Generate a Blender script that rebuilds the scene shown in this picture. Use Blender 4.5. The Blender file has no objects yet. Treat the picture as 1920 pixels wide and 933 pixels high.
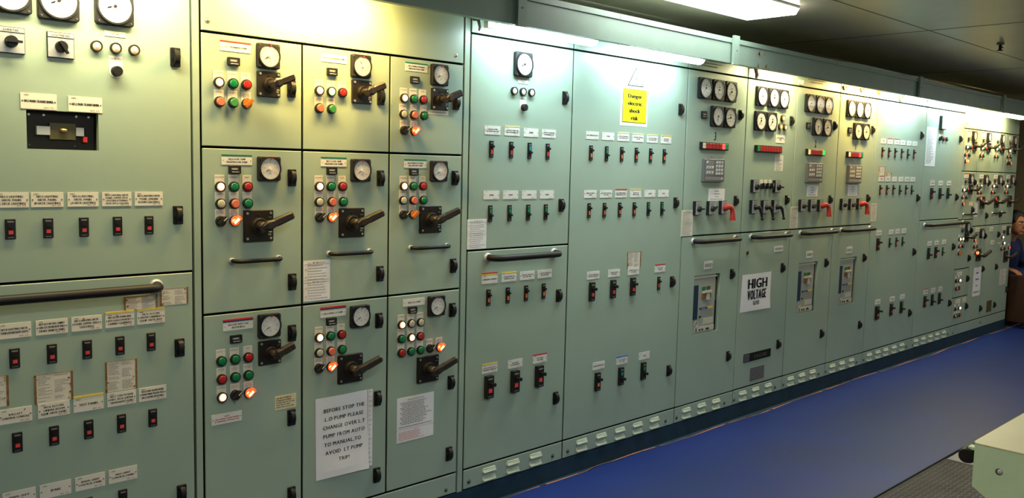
import bpy, bmesh, math, random
from mathutils import Vector, Matrix
random.seed(7)
PI = math.pi
SC = bpy.context.scene
COL = SC.collection

# ---------------------------------------------------------------- camera
CAMZ, CAMY = 1.512, -2.8
FPX = 1639.47
ROT = ((0.72036137, -0.69319308, 0.02372444), (0.04863829, 0.08460607, 0.99522667), (0.69189148, 0.71576893, -0.09466267))  # right, up, forward
cam_d = bpy.data.cameras.new('camera')
cam = bpy.data.objects.new('camera', cam_d); COL.objects.link(cam)
cam_d.sensor_fit = 'HORIZONTAL'; cam_d.sensor_width = 36.0; cam_d.lens = 36.0 * FPX / 1920.0
r_, u_, f_ = (Vector(v) for v in ROT)
mw = Matrix.Identity(4)
for i in range(3):
    mw[i][0] = r_[i]; mw[i][1] = u_[i]; mw[i][2] = -f_[i]
mw[0][3], mw[1][3], mw[2][3] = 0.0, CAMY, CAMZ
cam.matrix_world = mw
cam_d.clip_start = 0.05
SC.camera = cam
# ---------------------------------------------------------------- world, view, light levels
SC.view_settings.view_transform = 'Standard'; SC.view_settings.look = 'None'
SC.view_settings.gamma = 1.0; SC.view_settings.use_curve_mapping = False
SC.view_settings.exposure = 0.0
SC.cycles.use_denoising = True
SC.cycles.max_bounces = 6; SC.cycles.caustics_reflective = False; SC.cycles.caustics_refractive = False
SC.cycles.sample_clamp_indirect = 6.0
wd = bpy.data.worlds.new('World'); SC.world = wd; wd.use_nodes = True
wd.node_tree.nodes['Background'].inputs[0].default_value = (0.5, 0.55, 0.5, 1)
wd.node_tree.nodes['Background'].inputs[1].default_value = 0.03
E_CEIL = 16.5      # ceiling luminaires
E_COOL = 54.0     # cool canopy tubes
E_WARM = 85.0     # warm canopy tubes

# ---------------------------------------------------------------- picture-to-place measuring (points on the switchboard front plane)
def W(px, py, d=0.0):
    u = (px - 960) / FPX; v = -(py - 466.5) / FPX
    D = [ROT[0][k] * u + ROT[1][k] * v + ROT[2][k] for k in range(3)]
    s = (-CAMY - d) / D[1]
    return D[0] * s, CAMZ + D[2] * s
def row(pts, d=0.0):
    w = [W(p[0], p[1], d) for p in pts]
    z = sum(q[1] for q in w) / len(w)
    return [(q[0], z) for q in w]

# ---------------------------------------------------------------- materials
def mat(name, col, rough=0.5, metal=0.0, spec=0.5, noise=0.0, nscale=8.0, bump=0.0, bscale=200.0, coat=0.0, emit=None, es=0.0, dirt=None):
    m = bpy.data.materials.new(name); m.use_nodes = True
    nt = m.node_tree; b = nt.nodes['Principled BSDF']
    b.inputs['Base Color'].default_value = (*col, 1); b.inputs['Roughness'].default_value = rough
    b.inputs['Metallic'].default_value = metal; b.inputs['Specular IOR Level'].default_value = spec
    b.inputs['Coat Weight'].default_value = coat
    tc = None
    if noise > 0 or bump > 0:
        tc = nt.nodes.new('ShaderNodeNewGeometry')
    if noise > 0:
        n = nt.nodes.new('ShaderNodeTexNoise'); n.inputs['Scale'].default_value = nscale; n.inputs['Detail'].default_value = 6
        n.inputs['Roughness'].default_value = 0.65
        nt.links.new(tc.outputs['Position'], n.inputs['Vector'])
        r = nt.nodes.new('ShaderNodeValToRGB')
        r.color_ramp.elements[0].position = 0.3; r.color_ramp.elements[1].position = 0.7
        lo = tuple(c * (1 - noise) for c in col); hi = tuple(min(1, c * (1 + noise)) for c in col)
        r.color_ramp.elements[0].color = (*(dirt or lo), 1); r.color_ramp.elements[1].color = (*hi, 1)
        nt.links.new(n.outputs['Fac'], r.inputs['Fac']); nt.links.new(r.outputs['Color'], b.inputs['Base Color'])
    if bump > 0:
        n2 = nt.nodes.new('ShaderNodeTexNoise'); n2.inputs['Scale'].default_value = bscale; n2.inputs['Detail'].default_value = 3
        nt.links.new(tc.outputs['Position'], n2.inputs['Vector'])
        bp = nt.nodes.new('ShaderNodeBump'); bp.inputs['Strength'].default_value = bump; bp.inputs['Distance'].default_value = 0.002
        nt.links.new(n2.outputs['Fac'], bp.inputs['Height']); nt.links.new(bp.outputs['Normal'], b.inputs['Normal'])
    if emit:
        b.inputs['Emission Color'].default_value = (*emit, 1); b.inputs['Emission Strength'].default_value = es
    return m
M = {}
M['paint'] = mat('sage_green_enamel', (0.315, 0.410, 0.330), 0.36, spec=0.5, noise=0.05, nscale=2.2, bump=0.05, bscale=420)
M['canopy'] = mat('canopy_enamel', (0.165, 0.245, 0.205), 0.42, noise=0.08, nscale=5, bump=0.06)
M['canopy_chip'] = mat('chipped_paint_brown', (0.20, 0.17, 0.12), 0.8)
M['gap'] = mat('black_and_gap_shade', (0.014, 0.016, 0.012), 0.85, spec=0.1)  # near-black for real dark parts and for shade put into the door gaps
M['gap_b'] = mat('brown_gasket', (0.09, 0.07, 0.03), 0.8)
M['louvre'] = mat('louvre_enamel', (0.42, 0.50, 0.40), 0.4)
M['black'] = mat('black_plastic', (0.010, 0.010, 0.010), 0.45, spec=0.3)
M['bezel'] = mat('meter_bezel_black', (0.012, 0.012, 0.014), 0.5, spec=0.3)
M['rubber'] = mat('black_rubber_grip', (0.008, 0.008, 0.008), 0.5, spec=0.3)
M['tube_end'] = None
M['iso'] = mat('isolator_phenolic', (0.012, 0.010, 0.008), 0.45, spec=0.3)
M['isoh'] = mat('isolator_handle_phenolic', (0.022, 0.017, 0.013), 0.38)
M['steel'] = mat('zinc_steel', (0.55, 0.54, 0.50), 0.35, metal=0.9)
M['dsteel'] = mat('dark_screw_steel', (0.10, 0.10, 0.09), 0.5, metal=0.6)
M['dial'] = mat('white_dial', (0.80, 0.79, 0.74), 0.5)
M['ink'] = mat('black_ink', (0.015, 0.015, 0.02), 0.8, spec=0.05)
M['grey_ink'] = mat('grey_ink', (0.20, 0.20, 0.19), 0.6)
M['red_ink'] = mat('red_ink', (0.55, 0.05, 0.04), 0.6)
M['pink_ink'] = mat('faded_red_ink', (0.62, 0.25, 0.20), 0.6)
M['blue_ink'] = mat('blue_ink', (0.01, 0.03, 0.20), 0.5)
M['plate'] = mat('engraved_plate_cream', (0.74, 0.70, 0.60), 0.42)
M['plate_w'] = mat('engraved_plate_white', (0.70, 0.70, 0.66), 0.42)
M['paper'] = mat('white_paper', (0.78, 0.78, 0.80), 0.6, noise=0.03, nscale=20)
M['paper_o'] = mat('aged_paper', (0.66, 0.62, 0.52), 0.55, noise=0.08, nscale=30)
M['paper_y'] = mat('yellowed_label', (0.66, 0.60, 0.36), 0.55, noise=0.08, nscale=30)
M['tape'] = mat('rust_brown_tape', (0.20, 0.10, 0.025), 0.5, noise=0.5, nscale=60)
M['tape_l'] = mat('ochre_tape', (0.42, 0.30, 0.10), 0.5, noise=0.3, nscale=60)
M['yel'] = mat('yellow_strip', (0.72, 0.52, 0.06), 0.45)
M['yel_l'] = mat('pale_yellow_strip', (0.72, 0.62, 0.34), 0.45)
M['sign_y'] = mat('sign_yellow', (0.70, 0.60, 0.0), 0.5)
M['red_s'] = mat('red_strip', (0.50, 0.02, 0.02), 0.45)
M['grn_s'] = mat('green_strip', (0.0, 0.16, 0.06), 0.45)
M['nav_s'] = mat('navy_strip', (0.01, 0.04, 0.10), 0.45)
M['blu_s'] = mat('blue_strip', (0.02, 0.15, 0.55), 0.45)
M['silver'] = mat('brushed_switch_plate', (0.42, 0.44, 0.46), 0.45, metal=0.3)
M['silver_b'] = mat('polished_metal_plate', (0.50, 0.51, 0.54), 0.35, metal=0.5)
M['gold'] = mat('brass', (0.50, 0.36, 0.12), 0.35, metal=0.8)
M['brass_d'] = mat('dull_bronze_plate', (0.10, 0.085, 0.035), 0.5, metal=0.3)
M['relay'] = mat('relay_grey', (0.11, 0.11, 0.11), 0.45)
M['relay_l'] = mat('relay_key_grey', (0.42, 0.43, 0.42), 0.4)
M['relay_m'] = mat('relay_mid_grey', (0.20, 0.20, 0.20), 0.4)
M['acb'] = mat('breaker_front_grey', (0.34, 0.36, 0.31), 0.5, noise=0.05)
M['acb_l'] = mat('breaker_trim_beige', (0.52, 0.50, 0.40), 0.5)
M['acb_n'] = mat('breaker_navy_strip', (0.006, 0.026, 0.055), 0.45)
M['cavity'] = mat('cavity_dark', (0.02, 0.02, 0.018), 0.7)
M['cav_o'] = mat('orange_copper_bar', (0.30, 0.13, 0.02), 0.5)
M['navy'] = mat('navy_deck_paint', (0.008, 0.034, 0.062), 0.7, spec=0.3, noise=0.25, nscale=12, bump=0.15, bscale=60)
M['tnavy'] = mat('scuffed_deck_paint', (0.05, 0.09, 0.13), 0.6)
M['orange'] = mat('mat_backing_orange', (0.44, 0.18, 0.13), 0.6, noise=0.3, nscale=9)
M['pistol'] = mat('red_pistol_grip', (0.36, 0.030, 0.022), 0.45, spec=0.3)
M['cream'] = mat('console_cream_top', (0.45, 0.43, 0.29), 0.38, noise=0.06, nscale=6)
M['console'] = mat('console_green', (0.42, 0.56, 0.40), 0.4, noise=0.05, nscale=12)
M['copper_hole'] = mat('hole_brown', (0.06, 0.035, 0.02), 0.6)
M['wall'] = mat('end_bulkhead_paint', (0.30, 0.24, 0.12), 0.5, noise=0.06)
M['wall2'] = mat('bulkhead_light_paint', (0.42, 0.44, 0.36), 0.6, noise=0.05)
M['ceil_seam'] = mat('ceiling_seam', (0.03, 0.028, 0.02), 0.7)
M['skin'] = mat('skin', (0.36, 0.155, 0.075), 0.5, noise=0.06, nscale=40)
M['hair'] = mat('hair_black', (0.010, 0.007, 0.005), 0.6, bump=1.0, bscale=160)
M['cloth'] = mat('navy_coverall', (0.008, 0.018, 0.085), 0.85, noise=0.15, nscale=30)
M['leather'] = mat('dark_brown_leather', (0.028, 0.011, 0.005), 0.5, noise=0.2, nscale=14)
M['eye'] = mat('eye_white', (0.7, 0.68, 0.62), 0.3)
M['shoe'] = mat('black_boot', (0.01, 0.01, 0.01), 0.5)
M['housing'] = mat('light_housing_white', (0.70, 0.72, 0.70), 0.4)

def mat_emit(name, col, s, sample=True):
    m = bpy.data.materials.new(name); m.use_nodes = True; nt = m.node_tree
    b = nt.nodes['Principled BSDF']; b.inputs['Base Color'].default_value = (0.8, 0.8, 0.8, 1)
    b.inputs['Emission Color'].default_value = (*col, 1); b.inputs['Emission Strength'].default_value = s
    if not sample:
        m.cycles.emission_sampling = 'NONE'
    return m
M['tube_c'] = mat_emit('cool_fluorescent_diffuser', (0.74, 0.96, 1.0), E_COOL)
M['tube_w'] = mat_emit('warm_fluorescent_diffuser', (1.0, 0.62, 0.18), E_WARM * 1.9)
M['tube_m'] = mat_emit('neutral_fluorescent_diffuser', (1.0, 0.82, 0.44), E_WARM * 1.1)
M['tube_end'] = mat_emit('diffuser_end_plastic', (0.9, 0.98, 1.0), 2.5, False)
M['ceil_lamp'] = mat_emit('ceiling_luminaire_diffuser', (0.97, 0.97, 0.90), E_CEIL)

def lens(name, col, es=0.0, ecol=None, rough=0.3):
    m = mat(name, col, rough, coat=0.4, emit=ecol or col, es=es)
    m.cycles.emission_sampling = 'NONE'
    return m
M['l_g'] = lens('lens_green', (0.0, 0.17, 0.05))
M['l_r'] = lens('lens_red', (0.38, 0.012, 0.010))
M['l_c'] = lens('lens_cream', (0.48, 0.45, 0.33))
M['l_s'] = lens('button_salmon', (0.62, 0.15, 0.09), rough=0.5)
M['l_gp'] = lens('button_green', (0.03, 0.22, 0.05), rough=0.5)
M['l_w'] = lens('lens_white_lit', (0.9, 0.9, 0.85), 9.0, (1.0, 0.80, 0.55))
M['l_wr'] = lens('lens_white_lit_halo', (0.9, 0.5, 0.3), 1.6, (1.0, 0.30, 0.12))  # orange halo of the lit lamp put into the lens edge colour
M['l_gl'] = lens('lens_green_lit', (0.3, 0.8, 0.2), 2.2, (0.5, 1.0, 0.25))
M['l_a'] = lens('lens_amber_dim', (0.42, 0.11, 0.01), 0.06, (1.0, 0.3, 0.05))
M['l_al'] = lens('lens_amber_lit', (0.9, 0.15, 0.03), 1.5, (1.0, 0.055, 0.012))
M['l_ac'] = lens('lens_amber_core', (1.0, 0.5, 0.2), 4.0, (1.0, 0.55, 0.20))
M['l_e'] = lens('lens_earth_lamp', (0.75, 0.50, 0.30), 0.35, (1.0, 0.55, 0.25))
M['l_ew'] = lens('lens_earth_lamp_white', (0.80, 0.72, 0.58), 0.25, (1.0, 0.9, 0.7))
M['w_r'] = lens('annunciator_red', (0.26, 0.010, 0.008), 0.10, (1, 0.03, 0.02))
M['w_rl'] = lens('annunciator_red_lit', (0.35, 0.02, 0.02), 2.6, (1.0, 0.06, 0.05))
M['w_c'] = lens('annunciator_cream', (0.60, 0.55, 0.38), 0.1)
M['w_cl'] = lens('annunciator_cream_lit', (0.8, 0.6, 0.3), 0.8, (1.0, 0.6, 0.25))
M['w_g'] = lens('annunciator_green', (0.0, 0.22, 0.06), 0.15)
M['w_gl'] = lens('annunciator_green_lit', (0.0, 0.35, 0.06), 1.2, (0.03, 1.0, 0.12))
M['f_r'] = lens('flag_red', (0.65, 0.05, 0.04), 0.10, rough=0.4)
M['f_o'] = lens('flag_orange', (0.70, 0.16, 0.05), 0.06, rough=0.4)
M['f_g'] = lens('flag_green', (0.0, 0.22, 0.10), 0.03, rough=0.4)
M['f_b'] = lens('flag_teal', (0.0, 0.30, 0.34), 0.05, rough=0.4)
# glass cover: clear with a faint reflection
g = bpy.data.materials.new('meter_glass'); g.use_nodes = True; nt = g.node_tree; nt.nodes.clear()
o_ = nt.nodes.new('ShaderNodeOutputMaterial'); mx = nt.nodes.new('ShaderNodeMixShader'); fr = nt.nodes.new('ShaderNodeFresnel')
tr = nt.nodes.new('ShaderNodeBsdfTransparent'); gl = nt.nodes.new('ShaderNodeBsdfGlossy'); gl.inputs['Roughness'].default_value = 0.05
fr.inputs[0].default_value = 1.35
sc_ = nt.nodes.new('ShaderNodeMath'); sc_.operation = 'MULTIPLY'; sc_.inputs[1].default_value = 0.35; nt.links.new(fr.outputs[0], sc_.inputs[0]); nt.links.new(sc_.outputs[0], mx.inputs[0]); nt.links.new(tr.outputs[0], mx.inputs[1]); nt.links.new(gl.outputs[0], mx.inputs[2]); nt.links.new(mx.outputs[0], o_.inputs[0])
M['glass'] = g
# ceiling: dull painted steel
M['ceil'] = mat('ceiling_painted_steel', (0.58, 0.53, 0.39), 0.32, spec=0.8, noise=0.12, nscale=1.6, bump=0.12, bscale=3)
# rubber mat
def mat_rubber():
    m = mat('blue_rubber_mat', (0.010, 0.028, 0.165), 0.46, spec=0.22, noise=0.12, nscale=1.3, bump=0.25, bscale=300)
    nt = m.node_tree; b = nt.nodes['Principled BSDF']
    geo = nt.nodes.new('ShaderNodeNewGeometry')
    sep = nt.nodes.new('ShaderNodeSeparateXYZ'); nt.links.new(geo.outputs['Position'], sep.inputs[0])
    # colour blends to a greyer blue away from the board, broken by noise
    mr = nt.nodes.new('ShaderNodeMapRange'); mr.inputs[1].default_value = -0.15; mr.inputs[2].default_value = -0.55
    mr.interpolation_type = 'SMOOTHSTEP'
    nt.links.new(sep.outputs['Y'], mr.inputs[0])
    n = nt.nodes.new('ShaderNodeTexNoise'); n.inputs['Scale'].default_value = 2.0; n.inputs['Detail'].default_value = 5
    nt.links.new(geo.outputs['Position'], n.inputs['Vector'])
    mu = nt.nodes.new('ShaderNodeMath'); mu.operation = 'MULTIPLY'; nt.links.new(mr.outputs[0], mu.inputs[0]); nt.links.new(n.outputs['Fac'], mu.inputs[1])
    ramp = [x for x in nt.nodes if x.type == 'VALTORGB'][0]
    mix = nt.nodes.new('ShaderNodeMix'); mix.data_type = 'RGBA'
    nt.links.new(mu.outputs[0], mix.inputs[0]); nt.links.new(ramp.outputs[0], mix.inputs[6]); mix.inputs[7].default_value = (0.020, 0.034, 0.085, 1)
    nt.links.new(mix.outputs[2], b.inputs['Base Color'])
    return m
M['mat'] = mat_rubber()
M['floor'] = mat('lilac_grey_deck_paint', (0.11, 0.11, 0.16), 0.4, noise=0.12, nscale=5)
M['checker'] = mat('worn_checker_steel', (0.050, 0.050, 0.048), 0.7, metal=0.0, spec=0.12, noise=0.3, nscale=7)
M['checker_t'] = mat('worn_checker_tread', (0.22, 0.20, 0.17), 0.35, metal=0.5)

# ---------------------------------------------------------------- mesh builder
GL = {}
def glyph(ch):
    if ch in GL: return GL[ch]
    cu = bpy.data.curves.new('g', 'FONT'); cu.body = ch; cu.size = 1.0; cu.resolution_u = 2
    ob = bpy.data.objects.new('g', cu); COL.objects.link(ob)
    dg = bpy.context.evaluated_depsgraph_get(); dg.update()
    me = bpy.data.meshes.new_from_object(ob.evaluated_get(dg))
    vs = [(v.co.x, v.co.y) for v in me.vertices]; fs = [tuple(p.vertices) for p in me.polygons]
    bpy.data.objects.remove(ob); bpy.data.curves.remove(cu); bpy.data.meshes.remove(me)
    if vs:
        x0 = min(v[0] for v in vs); x1 = max(v[0] for v in vs)
        vs = [(v[0] - x0, v[1]) for v in vs]; wdt = x1 - x0
    else: wdt = 0.25
    GL[ch] = (vs, fs, wdt); return GL[ch]

class MB:
    def __init__(s): s.v = []; s.f = []; s.mi = []; s.sm = []; s.mats = []
    def k(s, m):
        if m not in s.mats: s.mats.append(m)
        return s.mats.index(m)
    def add(s, vs, fs, m, smooth=False):
        n = len(s.v); s.v += [tuple(v) for v in vs]; k = s.k(m)
        for f in fs: s.f.append(tuple(i + n for i in f)); s.mi.append(k); s.sm.append(smooth)
    def box(s, x0, x1, y0, y1, z0, z1, m, R=None, c=(0, 0, 0)):
        vs = [(x, y, z) for x in (x0, x1) for y in (y0, y1) for z in (z0, z1)]
        if R is not None: vs = [tuple(R @ (Vector(v) - Vector(c)) + Vector(c)) for v in vs]
        s.add(vs, [(0, 1, 3, 2), (4, 6, 7, 5), (0, 4, 5, 1), (2, 3, 7, 6), (0, 2, 6, 4), (1, 5, 7, 3)], m); return s
    def prism(s, pts, y0, y1, m, ch=0.0, smooth=False):
        # polygon in X-Z, from back y0 to front y1 (front is more negative), with a chamfer on the front edge
        n = len(pts); cx = sum(p[0] for p in pts) / n; cz = sum(p[1] for p in pts) / n
        rings = [(pts, y0)]
        if ch > 0:
            w = max(abs(p[0] - cx) for p in pts); h = max(abs(p[1] - cz) for p in pts)
            ins = [(cx + (p[0] - cx) * (w - ch) / w, cz + (p[1] - cz) * (h - ch) / h) for p in pts]
            rings += [(pts, y1 + ch), (ins, y1)]
        else: rings += [(pts, y1)]
        vs = []; fs = []
        for r, y in rings: vs += [(p[0], y, p[1]) for p in r]
        for a in range(len(rings) - 1):
            for i in range(n):
                j = (i + 1) % n; fs.append((a * n + i, a * n + j, (a + 1) * n + j, (a + 1) * n + i))
        s.add(vs, fs, m, smooth)
        s.add([(p[0], y0, p[1]) for p in pts], [tuple(range(n))[::-1]], m)
        last = rings[-1]; s.add([(p[0], last[1], p[1]) for p in last[0]], [tuple(range(n))], m); return s
    def rrect(s, x0, x1, z0, z1, r, y0, y1, m, ch=0.0, seg=3):
        pts = []
        for cx, cz, a in ((x1 - r, z0 + r, -90), (x1 - r, z1 - r, 0), (x0 + r, z1 - r, 90), (x0 + r, z0 + r, 180)):
            for i in range(seg + 1):
                t = math.radians(a + 90 * i / seg); pts.append((cx + r * math.cos(t), cz + r * math.sin(t)))
        return s.prism(pts, y0, y1, m, ch)
    def disc(s, x, z, r, y0, y1, m, seg=20, ch=0.0):
        return s.prism([(x + r * math.cos(2 * PI * i / seg), z + r * math.sin(2 * PI * i / seg)) for i in range(seg)], y0, y1, m, ch, True)
    def ring(s, x, z, ro, ri, y0, y1, m, seg=24):
        vs = []; fs = []
        for r, y in ((ro, y0), (ro, y1), (ri, y1), (ri, y0)):
            vs += [(x + r * math.cos(2 * PI * i / seg), y, z + r * math.sin(2 * PI * i / seg)) for i in range(seg)]
        for a in range(3):
            for i in range(seg):
                j = (i + 1) % seg; fs.append((a * seg + i, a * seg + j, (a + 1) * seg + j, (a + 1) * seg + i))
        s.add(vs, fs, m, False); return s
    def dome(s, x, z, r, y, h, m, seg=14, rings=3):
        vs = []; fs = []
        for k in range(rings):
            t = k / rings * PI / 2; rr = r * math.cos(t); yy = y - h * math.sin(t)
            vs += [(x + rr * math.cos(2 * PI * i / seg), yy, z + rr * math.sin(2 * PI * i / seg)) for i in range(seg)]
        vs.append((x, y - h, z))
        for a in range(rings - 1):
            for i in range(seg):
                j = (i + 1) % seg; fs.append((a * seg + i, a * seg + j, (a + 1) * seg + j, (a + 1) * seg + i))
        a = (rings - 1) * seg
        for i in range(seg): fs.append((a + i, a + (i + 1) % seg, len(vs) - 1))
        s.add(vs, fs, m, True); return s
    def tube(s, P, rad, m, seg=10, caps=True, sx=1.0):
        P = [Vector(p) for p in P]; n = len(P)
        rads = rad if isinstance(rad, (list, tuple)) else [rad] * n
        T = [(P[min(i + 1, n - 1)] - P[max(i - 1, 0)]).normalized() for i in range(n)]
        a = Vector((0, 0, 1)) if abs(T[0].z) < 0.9 else Vector((1, 0, 0))
        N = (a - T[0] * a.dot(T[0])).normalized(); vs = []; fs = []
        for i in range(n):
            N = (N - T[i] * N.dot(T[i])).normalized(); B = T[i].cross(N)
            for j in range(seg):
                t = 2 * PI * j / seg; vs.append(P[i] + (N * math.cos(t) + B * math.sin(t) * sx) * rads[i])
        for i in range(n - 1):
            for j in range(seg):
                k = (j + 1) % seg; fs.append((i * seg + j, i * seg + k, (i + 1) * seg + k, (i + 1) * seg + j))
        s.add(vs, fs, m, True)
        if caps: s.add(vs[:seg], [tuple(range(seg))[::-1]], m); s.add(vs[-seg:], [tuple(range(seg))], m)
        return s
    def ell(s, c, r, m, seg=16, rings=10, R=None):
        vs = []; fs = []
        for i in range(rings + 1):
            t = PI * i / rings
            for j in range(seg):
                p = 2 * PI * j / seg
                v = Vector((r[0] * math.sin(t) * math.cos(p), r[1] * math.sin(t) * math.sin(p), r[2] * math.cos(t)))
                if R is not None: v = R @ v
                vs.append(v + Vector(c))
        for i in range(rings):
            for j in range(seg):
                k = (j + 1) % seg; fs.append((i * seg + j, i * seg + k, (i + 1) * seg + k, (i + 1) * seg + j))
        s.add(vs, fs, m, True); return s
    def text(s, t, cx, cz, h, y, m, wmax=None, bold=0, sp=0.10, xs=1.0, shear=0.0):
        # centred line of lettering, capital height h
        k = h / 0.70; wd = 0.0; gs = []
        for ch in t:
            if ch == ' ': wd += 0.32; continue
            gv, gf, gw = glyph(ch); gs.append((gv, gf, wd)); wd += gw + sp
        wd -= sp; kx = k * xs
        if wmax and wd * kx > wmax: kx = wmax / wd
        x0 = cx - wd * kx / 2
        for off in ([0] if not bold else [-bold, 0, bold]):
            for gv, gf, ox in gs:
                s.add([(x0 + (ox + a) * kx + off * h, y - abs(off) * 0.0005, cz - h / 2 + b * k) for a, b in gv], gf, m)
        return s
    def words(s, x0, x1, z, h, y, m, rnd, fill=1.0, wl=(1.5, 6)):
        x = x0; end = x0 + (x1 - x0) * fill
        while x < end - h:
            w = min(h * rnd.uniform(*wl), end - x)
            s.add([(x, y, z - h / 2), (x + w, y, z - h / 2), (x + w, y, z + h / 2), (x, y, z + h / 2)], [(0, 1, 2, 3)], m)
            x += w + h * 0.7
        return s
    def quad(s, x0, x1, z0, z1, y, m):
        s.add([(x0, y, z0), (x1, y, z0), (x1, y, z1), (x0, y, z1)], [(0, 1, 2, 3)], m); return s
    def mesh(s, name, fixn=True):
        me = bpy.data.meshes.new(name); me.from_pydata(s.v, [], s.f)
        for m in s.mats: me.materials.append(M[m])
        me.polygons.foreach_set('material_index', s.mi); me.polygons.foreach_set('use_smooth', s.sm)
        if fixn:
            bm = bmesh.new(); bm.from_mesh(me); bmesh.ops.recalc_face_normals(bm, faces=bm.faces); bm.to_mesh(me); bm.free()
        me.update(); return me
WL = {}
def put(name, me, parent=None, loc=(0, 0, 0), rot=None):
    o = bpy.data.objects.new(name, me); COL.objects.link(o)
    loc = Vector(loc); WL[o.name] = loc
    if parent is not None:
        o.parent = parent; o.location = loc - WL[parent.name]
    else: o.location = loc
    if rot: o.rotation_euler = rot
    return o
CACHE = {}
def cached(key, fn):
    if key not in CACHE: CACHE[key] = fn()
    return CACHE[key]
def tag(o, label=None, cat=None, group=None, kind=None):
    if label: o['label'] = label
    if cat: o['category'] = cat
    if group: o['group'] = group
    if kind: o['kind'] = kind
    return o
def thing(name, label, cat, loc, group=None):
    return tag(put(name, None, None, loc), label, cat, group)
def struct(name, mb, loc=(0, 0, 0)):
    return tag(put(name, mb.mesh(name), None, loc), kind='structure')
Y0 = -0.0005   # just in front of the door faces

# ---------------------------------------------------------------- room shell
ZC = 2.34
mb = MB(); mb.box(-2.0, 11.2, -4.6, 1.1, -0.06, 0.0, 'floor'); struct('floor', mb)
mb = MB(); mb.box(-2.0, 11.2, -4.6, 1.1, ZC, ZC + 0.06, 'ceil')
for x in (-1.2, 1.0, 3.2, 5.25, 7.42, 9.6):
    mb.box(x - 0.0025, x + 0.0025, -4.6, 1.0, ZC - 0.0015, ZC + 0.002, 'ceil_seam')
for y in (-3.2, -2.0, -0.765, 0.5):
    mb.box(-2.0, 11.2, y - 0.002, y + 0.002, ZC - 0.0015, ZC + 0.002, 'ceil_seam')
struct('ceiling', mb)
mb = MB(); mb.box(-2.0, 11.2, 1.1, 1.16, 0, ZC, 'wall2'); struct('wall_back', mb)
mb = MB(); mb.box(11.2, 11.26, -4.6, 1.1, 0, ZC, 'wall')
mb.box(11.19, 11.2, -4.6, 1.1, 1.86, 1.868, 'ceil_seam'); mb.box(11.19, 11.2, -1.2, -1.19, 0, ZC, 'ceil_seam')
struct('wall_right', mb)
mb = MB(); mb.box(-2.06, -2.0, -4.6, 1.1, 0, ZC, 'wall2'); struct('wall_left', mb)
mb = MB(); mb.box(-2.0, 11.2, -4.66, -4.6, 0, ZC, 'wall2'); struct('wall_front', mb)
# navy coaming under the switchboard, with a painted deck flange
mb = MB(); mb.box(0.30, 9.63, 0.0, 0.6, 0.0, 0.090, 'navy'); mb.box(0.30, 9.66, -0.20, 0.0, 0.0, 0.004, 'navy')
rr = random.Random(3)
for i in range(16):
    x = rr.uniform(2.4, 6.5); w = rr.uniform(0.05, 0.22); y = rr.uniform(-0.045, -0.02)
    mb.box(x, x + w, y, y + 0.006, 0.004, 0.0055, 'tnavy')
struct('trim_1', mb)

# ---------------------------------------------------------------- blue mat, floor plate
def build_mat():
    nx, ny = 190, 14; x0, x1 = -1.9, 11.0; vs = []; fs = []; rnd = random.Random(5)
    def far(x):
        a = -0.040 + 0.010 * math.sin(x * 2.3) + 0.006 * math.sin(x * 7.1 + 1)
        if 3.28 < x < 3.40: a += 0.014
        return a
    for i in range(nx + 1):
        x = x0 + (x1 - x0) * i / nx; f = far(x)
        for j in range(ny + 1):
            t = j / ny; y = f + (-1.140 - f) * t
            z = 0.007 + 0.0035 * max(0, 1 - t * 6) * (0.5 + 0.5 * math.sin(x * 5.1)) + 0.0012 * math.sin(x * 3.0 + y * 4) * (1 - t)
            for cx in (4.85, 5.35, 5.75, 6.9):   # shallow creases across the mat
                z += 0.003 * math.exp(-((x - cx + (y + 0.1) * 0.5) / 0.02) ** 2) * max(0, 1 - t * 1.6)
            vs.append((x, y, z))
    n = ny + 1
    for i in range(nx):
        for j in range(ny): fs.append((i * n + j, i * n + j + 1, (i + 1) * n + j + 1, (i + 1) * n + j))
    mb = MB(); mb.add(vs, fs, 'mat', True)
    # cut sides
    for i in range(nx):
        a = vs[i * n]; b = vs[(i + 1) * n]; mb.add([a, b, (b[0], b[1], 0.0046), (a[0], a[1], 0.0046)], [(0, 1, 2, 3)], 'orange')
        a = vs[i * n + ny]; b = vs[(i + 1) * n + ny]; mb.add([a, b, (b[0], b[1], 0.0), (a[0], a[1], 0.0)], [(0, 1, 2, 3)], 'mat')
    root = put('rubber_mat', mb.mesh('rubber_mat', False)); tag(root, 'long dark blue rubber mat running on the deck along the foot of the switchboard', 'floor mat')
    rnd = random.Random(11); x = 2.3; on = True
    while x < 9.6:
        L = rnd.uniform(0.35, 0.9) if on else rnd.uniform(0.02, 0.06)
        if on:
            mb = MB(); k = max(2, int(L / 0.07)); pv = []
            for i in range(k + 1):
                xx = x + L * i / k; f = far(xx); wv = 0.011 + 0.004 * math.sin(xx * 9)
                pv += [(xx, f - 0.001, 0.0048), (xx, f + wv, 0.0048), (xx, f - 0.001, 0.0105), (xx, f + wv, 0.0075)]
            for i in range(k):
                a = i * 4; b = a + 4
                mb.add([pv[a + 2], pv[b + 2], pv[b + 3], pv[a + 3]], [(0, 1, 2, 3)], 'orange')
                mb.add([pv[a + 3], pv[b + 3], pv[b + 1], pv[a + 1]], [(0, 1, 2, 3)], 'orange')
            o = put('edge_strip', mb.mesh('edge_strip', False), root); o['label'] = 'orange backing showing along the far edge'
        x += L; on = not on
    mb = MB(); mb.box(-1.9, 11.0, -1.1462, -1.1402, 0.0, 0.0078, 'gap'); put('near_edge', mb.mesh('near_edge'), root)
build_mat()
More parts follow.
